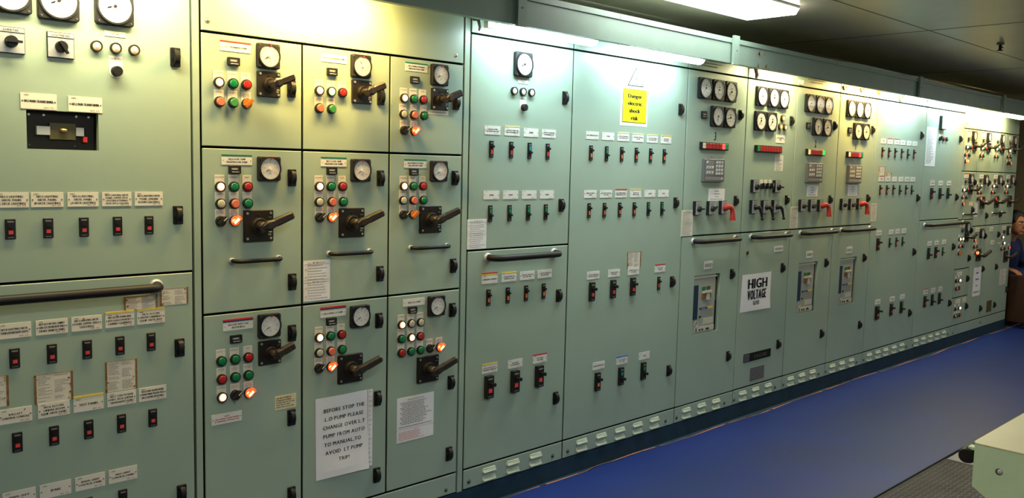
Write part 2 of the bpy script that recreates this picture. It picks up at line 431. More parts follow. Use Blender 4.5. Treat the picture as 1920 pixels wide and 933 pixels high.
def build_checker():
    mb = MB(); x0, x1, y0, y1 = -1.9, 4.868, -4.5, -1.148
    mb.box(x0, x1, y0, y1, 0.0005, 0.004, 'checker')
    p = 0.025; i = 0
    x = 3.2
    while x < x1 - 0.02:
        y = -2.9; j = 0
        while y < y1 - 0.02:
            a = (PI / 4 if (i + j) % 2 else -PI / 4); dx, dy = math.cos(a), math.sin(a); L, w = 0.0125, 0.0030
            vs = [(x - dx * L, y - dy * L, 0.004), (x - dy * w, y + dx * w, 0.004), (x + dx * L, y + dy * L, 0.004), (x + dy * w, y - dx * w, 0.004),
                  (x - dx * L * .5, y - dy * L * .5, 0.0056), (x + dx * L * .5, y + dy * L * .5, 0.0056)]
            mb.add(vs, [(0, 1, 4), (1, 5, 4), (1, 2, 5), (2, 3, 5), (3, 4, 5), (3, 0, 4)], 'checker_t')
            y += p; j += 1
        x += p; i += 1
    mb.box(x1, x1 + 0.008, y0, y1, 0.0005, 0.003, 'gap')
    tag(put('checker_plate', mb.mesh('checker_plate', False)), 'worn steel checker plate floor panel beyond the near edge of the blue mat', 'floor plate')
build_checker()

# ---------------------------------------------------------------- panel hardware
def m_door(w, h, holes=()):
    # door leaf with its lower left front corner at the origin; holes = (x0,x1,z0,z1)
    mb = MB()
    if not holes:
        mb.prism([(0, 0), (w, 0), (w, h), (0, h)], 0.005, 0.0, 'paint', 0.0016); mb.box(.0008, w - .0008, 0.005, 0.020, .0008, h - .0008, 'gap')  # door edge behind the face coloured dark to deepen the gap shade
    else:
        a, b, c, d = holes[0]
        mb.box(0, w, 0.0, 0.02, 0, c, 'paint'); mb.box(0, w, 0.0, 0.02, d, h, 'paint')
        mb.box(0, a, 0.0, 0.02, c, d, 'paint'); mb.box(b, w, 0.0, 0.02, c, d, 'paint')
    return mb.mesh('door')
def add_door(parent, x0, x1, z0, z1, name='door', holes=()):
    g = 0.0042
    x0 += g; x1 -= g; z0 += g; z1 -= g
    hs = tuple((a - x0, b - x0, c - z0, d - z0) for a, b, c, d in holes)
    return put(name, m_door(x1 - x0, z1 - z0, hs), parent, (x0, 0, z0))
def carcass(parent, x0, x1, z0=0.092, z1=2.183, cut=()):
    mb = MB()
    mb.box(x0 + 0.001, x1 - 0.001, 0.10, 0.60, z0, z1, 'paint')
    mb.box(x0 + 0.001, x1 - 0.001, 0.085, 0.0995, z0, z1, 'gap')       # dark plane standing in for the shade behind the door gaps
    for xa, xb in ((x0 + 0.001, x0 + 0.012), (x1 - 0.012, x1 - 0.001)):
        mb.box(xa, xb, 0.022, 0.085, z0, z1, 'gap')
    for z in cut: mb.box(x0 + 0.012, x1 - 0.012, 0.022, 0.085, z - 0.012, z + 0.012, 'gap')
    return put('cabinet_frame', mb.mesh('cabinet_frame'), parent, (0, 0, 0))
def louvre_mesh():
    mb = MB(); P = [( -0.040, 0.0), (0.040, 0.0), (0.040, 0.012), (0.036, 0.019), (-0.036, 0.019), (-0.040, 0.012)]
    pts = P; n = len(P)
    back = [(p[0], 0, p[1]) for p in P]
    front = [(p[0] * 0.94, -0.010 if p[1] < 0.005 else -0.003, p[1] if p[1] < 0.005 else p[1] * 0.9) for p in P]
    mb.add(back + front, [(i, (i + 1) % n, (i + 1) % n + n, i + n) for i in range(n)] + [tuple(range(n, 2 * n))], 'louvre')
    mb.add([(-0.037, -0.0005, -0.003), (0.037, -0.0005, -0.003), (0.037, -0.0005, 0.0), (-0.037, -0.0005, 0.0)], [(0, 1, 2, 3)], 'gap')
    return mb.mesh('vent_louvre', False)
def screw(parent, x, z, r=0.009, m='dsteel', name='screw'):
    def f():
        mb = MB(); mb.disc(0, 0, r * 1.25, 0, -0.0015, 'steel' if m == 'steel' else m, 12); mb.dome(0, 0, r, -0.0015, r * 0.5, m, 12, 3)
        mb.box(-r * .7, r * .7, -r * .5 - 0.002, -0.002, -0.0008, 0.0008, 'gap'); return mb.mesh('screw')
    return put(name, cached(('screw', r, m), f), parent, (x, 0, z))
def plinth_panel(parent, x0, x1, louvres=(), screws=()):
    add_door(parent, x0, x1, 0.092, 0.185, 'plinth_panel')
    for x in louvres:
        for z in (0.146, 0.108): put('vent_louvre', cached('louvre', louvre_mesh), parent, (x, 0, z))
    for x in screws: screw(parent, x, 0.125, 0.008)

def m_latch():
    mb = MB(); mb.rrect(-0.016, 0.016, -0.030, 0.030, 0.003, 0, -0.006, 'black', 0.001); mb.disc(0, 0.024, 0.003, -0.006, -0.0075, 'dsteel', 8); mb.disc(0, -0.024, 0.003, -0.006, -0.0075, 'dsteel', 8)
    return mb.mesh('door_latch')
def m_latch_knob():
    # D-shaped grip standing out of the plate
    mb = MB(); n = 12; pts = [(0.004, 0.019)]
    prof = []
    for i in range(n + 1):
        t = PI / 2 - PI * i / n; prof.append((-0.004 - 0.019 * math.cos(t) ** 0.8 if math.cos(t) > 1e-6 else -0.004, 0.0245 * math.sin(t)))
    vs = []; fs = []
    for xx in (-0.008, 0.008):
        vs += [(xx, p[0], p[1]) for p in prof]
    k = len(prof)
    fs = [(i, i + 1, k + i + 1, k + i) for i in range(k - 1)] + [tuple(range(k)), tuple(range(k, 2 * k))[::-1]]
    mb.add(vs, fs, 'black', False); mb.disc(0, 0, 0.014, -0.004, -0.012, 'black', 16)
    return mb.mesh('latch_grip')
def latch(parent, x, z):
    o = put('door_latch', cached('latch', m_latch), parent, (x, 0, z))
    put('turn_grip', cached('latchk', m_latch_knob), o, (x, 0, z))
def latch_p(parent, px, py): latch(parent, *W(px, py, 0.012))

LG = {'POWER': 1}
def legend(text, wd=0.034, h=0.040, m='plate'):
    def f():
        mb = MB(); mb.box(-wd / 2, wd / 2, -0.0012, 0, -0.004, h, m)
        ls = text.split('|'); n = len(ls)
        if text:
            for i, l in enumerate(ls): mb.text(l, 0, h - 0.008 - i * 0.0058, 0.0052 if n > 1 else 0.0062, -0.0017, 'grey_ink', wd * 0.86)
        return mb.mesh('legend_plate')
    return cached(('leg', text, wd, h, m), f)
def m_ring(r=0.0175):
    def f():
        mb = MB(); mb.ring(0, 0, r, r * 0.80, 0, -0.012, 'black', 18); mb.disc(0, 0, r * 0.8, 0, -0.009, 'black', 14); return mb.mesh('bezel')
    return cached(('ring', r), f)
def m_lens(kind, r=0.0175):
    def f():
        mb = MB(); q = r * 0.80
        if kind in ('l_w',):
            mb.dome(0, 0, q, -0.009, 0.008, 'l_wr', 16, 4); mb.dome(0, 0, q * 0.78, -0.0118, 0.0085, 'l_w', 16, 3)
        elif kind in ('l_gl',):
            mb.dome(0, 0, q, -0.009, 0.008, 'l_gl', 16, 4); mb.dome(0, 0, q * 0.6, -0.0125, 0.006, 'l_w', 16, 3)
        elif kind in ('l_s', 'l_gp'):
            mb.disc(0, 0, q, -0.009, -0.019, kind, 16, 0.002)
        elif kind in ('l_e', 'l_ew'):
            mb.dome(0, 0, q, -0.009, 0.004, kind, 16, 2); mb.disc(0, 0, q * 0.35, -0.012, -0.0135, 'dial', 10)
        else:
            mb.disc(0, 0, q, -0.009, -0.0145, kind, 18, 0.0015); mb.dome(0, 0, q * 0.88, -0.0145, 0.0012, kind, 16, 3)
        return mb.mesh('lens')
    return cached(('lens', kind, r), f)
def m_sel(kind, ang):
    def f():
        mb = MB(); R = Matrix.Rotation(math.radians(ang), 3, 'Y'); k = 'black' if kind == 'sel' else ('l_al' if kind == 'al' else 'l_a')
        mb.disc(0, 0, 0.0165, -0.006, -0.013, k, 18, 0.001)
        mb.box(-0.0055, 0.0055, -0.026, -0.012, -0.016, 0.019, k, R)
        if kind == 'sel': mb.box(-0.0014, 0.0014, -0.0268, -0.026, 0.002, 0.018, 'paper_o', R)
        if kind == 'al': mb.box(-0.005, 0.003, -0.0275, -0.0262, -0.012, 0.010, 'l_ac', R); mb.disc(-0.005, -0.001, 0.0065, -0.0125, -0.0145, 'l_ac', 12)
        return mb.mesh('selector_knob')
    return cached(('sel', kind, ang), f)
KIND = {'w': 'l_w', 'g': 'l_g', 'r': 'l_r', 'c': 'l_c', 's': 'l_s', 'p': 'l_gp', 'G': 'l_gl', 'e': 'l_e', 'E': 'l_ew', 'R': 'l_al'}
def lamp(parent, x, z, k, text='', leg=True, r=0.0175, ang=50):
    if k in ('S', 'A', 'a'):
        kk = {'S': 'sel', 'A': 'al', 'a': 'am'}[k]
        o = put('selector_switch', m_ring(r), parent, (x, 0, z)); put('selector_knob', m_sel(kk, ang), o, (x, 0, z))
    else:
        nm = 'push_button' if k in 'sp' else 'indicator_lamp'
        o = put(nm, m_ring(r), parent, (x, 0, z)); put('button_cap' if k in 'sp' else 'lens', m_lens(KIND[k], r), o, (x, 0, z))
    if leg: put('legend_plate', legend(text), o, (x, 0, z))
    return o

def m_meter(s, key):
    mb = MB(); a = s / 2
    mb.rrect(-a, a, -a, a, s * 0.07, 0, -0.016, 'bezel', 0.002)
    mb.ring(0, 0, a * 0.97, a * 0.88, -0.016, -0.0215, 'bezel', 32)
    for sx in (-1, 1):
        for sz in (-1, 1): mb.disc(sx * a * 0.84, sz * a * 0.84, s * 0.025, -0.016, -0.018, 'dsteel', 8)
    return mb.mesh('panel_meter')
def m_dial(s, typ):
    mb = MB(); a = s / 2 * 0.87
    mb.disc(0, 0, a, -0.016, -0.0175, 'dial', 32); y = -0.0180
    def tick(t, r0, r1, w, m='ink'):
        c, sn = math.cos(t), math.sin(t); mb.add([(c * r0 - sn * w, y, sn * r0 + c * w), (c * r1 - sn * w, y, sn * r1 + c * w), (c * r1 + sn * w, y, sn * r1 - c * w), (c * r0 + sn * w, y, sn * r0 - c * w)], [(0, 1, 2, 3)], m)
    if typ == 'a':      # 240 degree ammeter scale
        for i in range(25):
            t = math.radians(215 - i * 10.4); tick(t, a * (0.80 if i % 4 else 0.74), a * 0.88, a * (0.008 if i % 4 else 0.014), 'ink' if i < 18 else 'red_ink')
        for i in range(7):
            t = math.radians(215 - i * 41.6); mb.text(str(i * 20), a * 0.60 * math.cos(t), a * 0.60 * math.sin(t), a * 0.11, y, 'grey_ink' if i < 5 else 'pink_ink')
        mb.text('A', 0, -a * 0.45, a * 0.14, y, 'ink')
        mb.disc(0, 0, a * 0.13, -0.0175, -0.0215, 'plate', 14)
        mb.disc(a * 0.08, a * 0.95, a * 0.07, -0.0175, -0.025, 'red_s', 8)
    elif typ == 'v':
        for i in range(31):
            t = math.radians(200 - i * 7.2); tick(t, a * (0.84 if i % 5 else 0.76), a * 0.90, a * (0.007 if i % 5 else 0.012))
        for i in range(7):
            t = math.radians(200 - i * 36); mb.text(str(i * 100), a * 0.62 * math.cos(t), a * 0.62 * math.sin(t), a * 0.10, y, 'grey_ink')
        mb.text('V', 0, -a * 0.5, a * 0.14, y, 'ink'); mb.disc(0, 0, a * 0.10, -0.0175, -0.020, 'bezel', 14)
    else:
        for i in range(41):
            t = math.radians(225 - i * 6.75); tick(t, a * (0.84 if i % 5 else 0.74), a * 0.90, a * (0.008 if i % 5 else 0.014))
        for i in range(9):
            t = math.radians(225 - i * 33.75); mb.words(a * 0.58 * math.cos(t) - a * .08, a * 0.58 * math.cos(t) + a * .08, a * 0.58 * math.sin(t), a * 0.07, y, 'grey_ink', random.Random(i))
        mb.text({'k': 'kW', 'h': 'Hz', 'p': 'PF'}.get(typ, 'A'), 0, -a * 0.42, a * 0.15, y, 'ink')
        mb.box(-a * .16, a * .16, y - 0.002, y, a * 0.30, a * 0.36, 'ink')
        mb.disc(0, 0, a * 0.12, -0.0175, -0.020, 'bezel', 14)
    return mb.mesh('dial')
def m_pointer(s, ang):
    mb = MB(); a = s / 2 * 0.87; t = math.radians(ang); c, n = math.cos(t), math.sin(t); y = -0.0190
    def P(r, w): return (c * r - n * w, y, n * r + c * w)
    mb.add([P(-a * .2, a * .02), P(a * .72, a * .006), P(a * .72, -a * .006), P(-a * .2, -a * .02)], [(0, 1, 2, 3)], 'ink')
    mb.add([P(a * .25, a * .045), P(a * .5, a * .03), P(a * .5, -a * .03), P(a * .25, -a * .045)], [(0, 1, 2, 3)], 'ink'); return mb.mesh('pointer', False)
def m_glass(s):
    mb = MB(); q = s / 2 * 0.86; mb.add([(q * math.cos(2 * PI * i / 28), -0.0208, q * math.sin(2 * PI * i / 28)) for i in range(28)], [tuple(range(28))], 'glass'); return mb.mesh('glass_cover', False)
def meter(parent, x, z, s=0.084, typ='a', ang=215):
    o = put('panel_meter', cached(('mt', s), lambda: m_meter(s, 0)), parent, (x, 0, z))
    put('dial', cached(('dl', s, typ), lambda: m_dial(s, typ)), o, (x, 0, z))
    put('pointer', cached(('pt', s, ang), lambda: m_pointer(s, ang)), o, (x, 0, z))
    put('glass_cover', cached(('gc', s), lambda: m_glass(s)), o, (x, 0, z))
    return o

def m_iso(s):
    mb = MB(); a = s / 2; mb.rrect(-a, a, -a, a, 0.003, 0, -0.010, 'iso', 0.0015)
    for sx in (-1, 1):
        for sz in (-1, 1): mb.disc(sx * a * 0.80, sz * a * 0.80, 0.0045, -0.010, -0.0125, 'steel', 10)
    mb.ring(0, 0, a * 0.56, a * 0.50, -0.010, -0.015, 'isoh', 24); mb.disc(0, 0, a * 0.50, -0.010, -0.020, 'iso', 24, 0.002)
    mb.disc(0, a * .68, a * .09, -0.010, -0.013, 'iso', 10)
    mb.box(a * .66, a * .88, -0.0105, -0.010, -a * .42, -a * .38, 'dial'); mb.box(a * .62, a * .84, -0.0105, -0.010, -a * .62, -a * .50, 'relay_m')
    mb.box(a * .66, a * .86, -0.0105, -0.010, a * .52, a * .56, 'relay_m'); return mb.mesh('isolator_switch')
def m_isoh(s):
    # rotary handle: hub, then a long grip angled up to the right and away from the door
    mb = MB(); a = s / 2; big = s > 0.1
    mb.disc(0, 0, a * 0.30, -0.020, -0.052, 'isoh', 16, 0.003); mb.box(-a * .42, a * .30, -0.066, -0.048, -a * .22, a * .20, 'isoh', Matrix.Rotation(math.radians(-20), 3, 'Y'))
    tip = Vector((0.092 if big else 0.063, -0.080 if big else -0.066, 0.041 if big else 0.029)); st = Vector((-a * 0.36, -0.058, -a * 0.14))
    d = (tip - st).normalized(); up = Vector((0, 0, 1)); side = d.cross(up).normalized(); v = side.cross(d)
    def sec(p, w, h): return [p + v * w * sz + side * h * sx for sx, sz in ((-1, -.6), (-1, .6), (-.6, 1), (.6, 1), (1, .6), (1, -.6), (.6, -1), (-.6, -1))]
    L = (tip - st).length
    rings = [sec(st, 0.004, 0.004), sec(st + d * L * 0.22, 0.017, 0.012), sec(st + d * L * 0.42, 0.013, 0.011), sec(st + d * L * 0.52, 0.0145, 0.011), sec(st + d * L * 0.96, 0.013, 0.011), sec(tip, 0.010, 0.008)]
    vs = [q for r in rings for q in r]; fs = []
    for i in range(len(rings) - 1):
        for j in range(8): k = (j + 1) % 8; fs.append((i * 8 + j, i * 8 + k, (i + 1) * 8 + k, (i + 1) * 8 + j))
    fs += [tuple(range(8)), tuple(range(len(vs) - 8, len(vs)))[::-1]]
    mb.add(vs, fs, 'isoh'); return mb.mesh('rotary_handle')
def isolator(parent, x, z, s):
    o = put('isolator_switch', cached(('iso', s), lambda: m_iso(s)), parent, (x, 0, z))
    put('rotary_handle', cached(('isoh', s), lambda: m_isoh(s)), o, (x, 0, z)); return o

def m_counter():
    mb = MB(); mb.rrect(-0.021, 0.021, -0.0135, 0.0135, 0.002, 0, -0.010, 'black', 0.001)
    mb.quad(-0.015, 0.010, -0.001, 0.006, -0.0103, 'grey_ink'); mb.text('00386', -0.003, 0.0025, 0.0045, -0.0106, 'plate', 0.022); mb.words(-0.013, 0.014, -0.0075, 0.0018, -0.0104, 'plate', random.Random(2))
    return mb.mesh('hour_counter')
def counter(parent, x, z): put('hour_counter', cached('ctr', m_counter), parent, (x, 0, z))

STR = {'r': 'red_s', 'g': 'grn_s', 'n': 'nav_s', 'y': 'yel', 'l': 'yel_l', 'b': 'blu_s'}
def nameplate(parent, x, z, w, h, text, stripe='', idt='', rating='', m='plate', dot=None, ink='ink', name='nameplate', scr=True, th=None):
    mb = MB(); mb.box(-w / 2, w / 2, -0.0018, 0, -h / 2, h / 2, m); y = -0.0023; top = h / 2; sh = 0.0052
    for c in stripe:
        if c == '^': continue
        mb.box(-w / 2, w / 2, -0.0024, -0.0018, top, top + sh, STR[c]) if False else mb.box(-w / 2, w / 2, -0.0026, 0, top, top + sh, STR[c])
        top += sh
    ls = [l for l in text.split('|') if l]; n = len(ls); ch = th or (h * (0.135 if n < 4 else 0.115) if n > 1 else h * 0.16); ch = min(ch, h * 0.26)
    for i, l in enumerate(ls):
        mb.text(l, 0, ch * 1.7 * ((n - 1) / 2 - i), ch, y, ink, w * 0.80, bold=0.06)
    if scr:
        for sx in (-1, 1): mb.disc(sx * w * 0.45, 0, h * 0.045, -0.0018, -0.0028, 'dsteel', 8)
    if idt: mb.text(idt, -w * 0.34, h * 0.38, h * 0.10, y, 'ink')
    if rating:
        mb.text(rating, w * 0.20, -h * 0.38, h * 0.09, y, 'ink'); mb.text(str(random.choice((30, 50, 75, 100))) + 'A', w * 0.36, -h * 0.38, h * 0.09, y, 'red_ink')
    if dot: mb.disc(w * dot, h * 0.34, h * 0.05, -0.0018, -0.0026, 'red_s', 8)
    return put(name, mb.mesh('nameplate'), parent, (x, 0, z))

def m_brk(w, h, dep):
    mb = MB(); mb.rrect(-w / 2, w / 2, -h / 2, h / 2, 0.0015, 0, -dep, 'black', 0.001)
    mb.box(-w * .30, w * .30, -dep - 0.0006, -dep, h * .33, h * .40, 'relay_m')
    mb.box(-w * .30, w * .30, -dep - 0.0004, -dep, -h * .44, -h * .40, 'relay')
    return mb.mesh('circuit_breaker')
def m_toggle(w, h, dep, on, L):
    mb = MB(); zc = h * 0.16 if on else -h * 0.12
    mb.box(-w * .30, w * .30, -dep - 0.002, -dep + 0.001, zc - h * .12, zc + h * .12, 'iso')
    tw = min(w * 0.24, 0.009); mb.tube([(0, -dep, zc), (0, -dep - L * 0.6, zc), (0, -dep - L, zc)], [tw * .8, tw * .8, tw], 'black', 8)
    return mb.mesh('toggle')
def m_flag(w, h, dep, on, col):
    mb = MB(); zc = -h * 0.16 if on else h * 0.15; hh = h * (0.09 if w > 0.024 else 0.13)
    mb.box(-w * .22, w * .22, -dep - 0.0012, -dep, zc - hh, zc + hh, col); return mb.mesh('position_flag')
def breaker(parent, x, z, typ='n', on=True, col=None):
    w, h, dep, L = {'a': (0.027, 0.058, 0.006, 0.004), 'n': (0.022, 0.072, 0.006, 0.014), 'b': (0.034, 0.092, 0.014, 0.022), 'B': (0.044, 0.100, 0.018, 0.03), 's': (0.020, 0.062, 0.008, 0.02)}[typ]
    col = col or ('f_r' if on else 'f_g')
    o = put('circuit_breaker', cached(('bk', typ), lambda: m_brk(w, h, dep)), parent, (x, 0, z))
    put('toggle', cached(('tg', typ, on), lambda: m_toggle(w, h, dep, on, L)), o, (x, 0, z))
    put('position_flag', cached(('fl', typ, on, col), lambda: m_flag(w, h, dep, on, col)), o, (x, 0, z)); return o

def rail(parent, x0, x1, z, d=0.055, r=0.012, m='rubber', loc=None):
    # bar across the door on two turned-back ends
    mb = MB(); k = d * 0.7
    def arc(x, s): return [(x, 0, z), (x, -d + k, z), (x + s * k * .13, -d + k * .5, z), (x + s * k * .5, -d + k * .13, z), (x + s * k, -d, z)]
    P = arc(x0, 1) + arc(x1, -1)[::-1]
    mb.tube(P, r, m, 12)
    for x in (x0, x1): mb.tube([(x, 0, z), (x, -0.006, z), (x, -0.010, z)], [r * 1.5, r * 1.5, r * 1.15], 'silver', 14)
    return put('grab_rail', mb.mesh('grab_rail'), parent, (0, 0, 0))

def m_rot(w, h, knob):
    # switch with metal face plate on a black block
    mb = MB(); mb.box(-w / 2, w / 2, -0.020, 0, -h / 2, h / 2, 'black'); mb.box(-w / 2 + .002, w / 2 - .002, -0.0215, -0.020, -h / 2 + .002, h / 2 - .002, 'silver')
    y = -0.0219; mb.box(-w / 2 + .002, w / 2 - .002, -0.0220, -0.0215, h * .27, h * .285, 'ink'); mb.words(-w * .34, w * .36, h * .38, h * .06, y, 'grey_ink', random.Random(4))
    mb.words(-w * .3, w * .3, h * .18, h * .04, y, 'grey_ink', random.Random(6), 1, (1, 2)); return mb.mesh('rotary_switch')
def m_rknob(w, ang=0, wing=1.0):
    mb = MB(); R = Matrix.Rotation(math.radians(ang), 3, 'Y'); z = -w * 0.08
    mb.disc(0, 0, w * 0.28, -0.0215, -0.034, 'black', 20, 0.002)
    mb.box(-w * .07, w * .07, -0.046, -0.034, -w * .30, w * .42 * wing, 'black', R); return mb.mesh('knob')
def m_pgrip(mt, w):
    mb = MB()
    if mt == 'black':
        P = [(0, -0.02, 0), (0, -0.034, 0.001), (0.004, -0.044, 0), (0.014, -0.050, -0.012), (0.024, -0.053, -0.045), (0.029, -0.055, -0.066)]
        mb.tube(P, [0.018, 0.016, 0.013, 0.010, 0.007, 0.006], 'black', 12); mb.ell((0.030, -0.055, -0.070), (0.010, 0.010, 0.010), 'black', 12, 8)
    else:
        P = [(0, -0.02, 0), (0, -0.036, 0.003), (0.006, -0.046, 0.005), (0.022, -0.052, 0.002), (0.033, -0.054, -0.014), (0.036, -0.055, -0.040), (0.039, -0.056, -0.072)]
        mb.tube(P, [0.020, 0.019, 0.016, 0.013, 0.013, 0.014, 0.017], 'pistol', 12)
    return mb.mesh('pistol_handle')
def rot_switch(parent, px, py, kind='knob', ang=90, w=0.056, h=0.076, d=0.02):
    x, z = W(px, py, d)
    o = put('rotary_switch', cached(('rs', w, h), lambda: m_rot(w, h, 0)), parent, (x, 0, z))
    if kind == 'knob': put('knob', cached(('rk', w, ang), lambda: m_rknob(w, ang)), o, (x, 0, z - h * .06))
    else:
        q = put('pistol_handle', cached(('pg', kind), lambda: m_pgrip(kind, w)), o, (x, 0, z - h * .02))
        if kind == 'red': q['label'] = 'red pistol-grip handle'
    return o
def annunciator(parent, x, z, cells):
    cw = 0.0325; n = len(cells); w = cw * n + 0.012
    mb = MB(); mb.rrect(-w / 2, w / 2, -0.021, 0.021, 0.003, 0, -0.016, 'black', 0.0015)
    for i in range(n): mb.box(-w / 2 + 0.006 + i * cw, -w / 2 + 0.0065 + i * cw, -0.0185, -0.016, -0.017, 0.017, 'black')
    o = put('annunciator_strip', mb.mesh('annunciator_strip'), parent, (x, 0, z))
    for i, c in enumerate(cells):
        mk = {'c': 'w_c', 'C': 'w_cl', 'r': 'w_r', 'R': 'w_rl', 'g': 'w_g', 'G': 'w_gl'}[c]
        def f():
            mb = MB(); mb.rrect(-cw / 2 + .0015, cw / 2 - .0015, -0.015, 0.015, 0.002, -0.012, -0.019, mk, 0.001)
            mb.text('OVER' if c in 'rR' else 'ON', 0, 0.002, 0.004, -0.0194, 'ink', cw * 0.6); return mb.mesh('annunciator_window')
        put('annunciator_window', cached(('aw', c), f), o, (x - w / 2 + 0.006 + (i + .5) * cw, 0, z))
    return o
def m_relay():
    mb = MB(); w, h = 0.205, 0.128
    mb.rrect(-w / 2, w / 2, -h / 2, h / 2, 0.004, 0, -0.018, 'relay', 0.002)
    mb.box(-w * .44, -w * .03, -0.0188, -0.018, -h * .22, h * .43, 'relay_m'); mb.box(w * .03, w * .44, -0.0188, -0.018, -h * .22, h * .43, 'relay_m')
    mb.box(-w * .44, w * .44, -0.0188, -0.018, -h * .42, -h * .27, 'relay_m'); return mb.mesh('protection_relay')
def m_relkeys():
    mb = MB(); w, h = 0.205, 0.128
    for side in (-1, 1):
        for i in range(3):
            for j in range(3 if side < 0 else 4):
                x = side * w * .235 + (i - 1) * 0.026; z = h * .36 - j * (0.029 if side < 0 else 0.021)
                if side < 0 and j == 0 and i > 0: continue
                mb.prism([(x - .009, z - .007), (x + .009, z - .007), (x + .009, z + .007), (x - .003, z + .007)], -0.0188, -0.0205, 'relay_l', 0.001)
    mb.box(w * .33, w * .42, -0.0195, -0.0188, -h * .40, -h * .30, 'relay_l'); return mb.mesh('keypad')
def relay(parent, x, z):
    o = put('protection_relay', cached('relay', m_relay), parent, (x, 0, z)); put('keypad', cached('relkeys', m_relkeys), o, (x, 0, z))

def m_acb():
    # withdrawable breaker front, origin at its lower left front, size .265 x .338
    mb = MB(); w, h = 0.262, 0.334; y = 0.0
    mb.box(0, w * 0.86, 0, 0.03, 0, h, 'acb'); mb.box(w * .86, w * .9, 0.01, 0.03, 0.0, h, 'acb_l')
    mb.box(0, w * .9, -0.004, 0.0, h * .955, h * .985, 'acb_l')
    # push button block
    mb.box(w * .34, w * .46, -0.006, 0, h * .74, h * .80, 'grn_s'); mb.box(w * .52, w * .64, -0.006, 0, h * .745, h * .80, 'brass_d')
    mb.box(w * .36, w * .68, -0.014, 0, h * .69, h * .725, 'acb_l'); mb.box(w * .34, w * .46, -0.010, 0, h * .60, h * .68, 'tape'); mb.box(w * .48, w * .60, -0.012, 0, h * .57, h * .68, 'acb_l'); mb.box(w * .60, w * .66, -0.008, 0, h * .60, h * .68, 'brass_d')
    mb.box(w * .28, w * .58, -0.001, 0, h * .405, h * .44, 'blue_ink'); mb.box(w * .59, w * .80, -0.001, 0, h * .41, h * .445, 'yel')
    mb.text('TERASAKI', w * .43, h * .422, h * .018, -0.0014, 'dial', w * .26)
    for i in range(5): mb.words(w * .30, w * .80, h * (.385 - i * .026), 0.003, -0.0008, 'relay_m', random.Random(i))
    mb.box(w * .45, w * .82, -0.002, 0, h * .14, h * .24, 'acb_l')
    mb.ring(w * .17, h * .17, 0.018, 0.015, 0, -0.003, 'acb_l', 20); mb.disc(w * .30, h * .285, 0.006, 0, -0.006, 'black', 10)
    mb.box(w * .12, w * .86, -0.003, 0, h * .03, h * .11, 'acb_l'); mb.box(w * .15, w * .18, -0.0045, -0.003, h * .035, h * .10, 'black')
    for k in (.30, .40, .56, .62): mb.disc(w * k, h * .06, 0.006, -0.003, -0.007, 'black', 8)
    return mb.mesh('air_circuit_breaker')
def m_strip():
    mb = MB(); mb.box(0.001, 0.050, -0.004, 0, 0.085, 0.28, 'acb_n'); return mb.mesh('data_strip')
def acb(parent, x0, z0):
    # recessed pocket behind the door opening
    mb = MB(); w, h, d = 0.265, 0.338, 0.055
    mb.box(x0 - .004, x0 + w + .004, d + 0.006, d + 0.010, z0 - .004, z0 + h + .004, 'cavity')
    mb.box(x0 + w, x0 + w + 0.004, 0.020, d + .006, z0, z0 + h, 'cavity'); mb.box(x0 - 0.004, x0, 0.020, d + .006, z0, z0 + h, 'cavity')
    mb.box(x0, x0 + w, 0.020, d + .006, z0 - 0.004, z0, 'cavity'); mb.box(x0, x0 + w, 0.020, d + .006, z0 + h, z0 + h + 0.004, 'cavity')
    mb.box(x0 + w - .006, x0 + w, 0.024, d, z0 + h * .52, z0 + h * .88, 'cav_o')
    o = put('breaker_pocket', mb.mesh('breaker_pocket'), parent, (0, 0, 0))
    q = put('air_circuit_breaker', cached('acb', m_acb), o, (x0 + 0.001, 0.007, z0 + .002))
    put('data_strip', cached('acbs', m_strip), o, (x0 + 0.001, 0.007, z0 + .002))

# ---------------------------------------------------------------- switchboard sections
XS = dict(A=(0.300, 1.241), B=(1.272, 2.405), C=(2.441, 3.080), D=(3.080, 4.002), E=(4.002, 4.603), F=(4.603, 5.194), G=(5.194, 5.787), H=(5.787, 6.380), I=(6.380, 7.288), J=(7.288, 8.140), K=(8.140, 9.625))
ZT, ZM, ZB, ZTOP = 2.058, 1.146, 0.185, 2.183
def section(key, label, doors, cat='switchboard section', holes={}, plinth=True, louv=(), scr=(), name='switchboard_section', top=True):
    x0, x1 = XS[key]; t = thing(name, label, cat, (x0, 0, 0.092), 'switchboard sections')
    WL[t.name] = Vector((x0, 0, 0.092))
    carcass(t, x0, x1, cut=[d[1] for d in doors])
    for i, (a, b) in enumerate(doors): add_door(t, x0, x1, a, b, 'door', holes.get(i, ()))
    if top: add_door(t, x0, x1, ZT, ZTOP, 'top_panel')
    plinth_panel(t, x0, x1, louv, scr)
    return t
def lou(pts): return [W(x, y)[0] for x, y in pts]

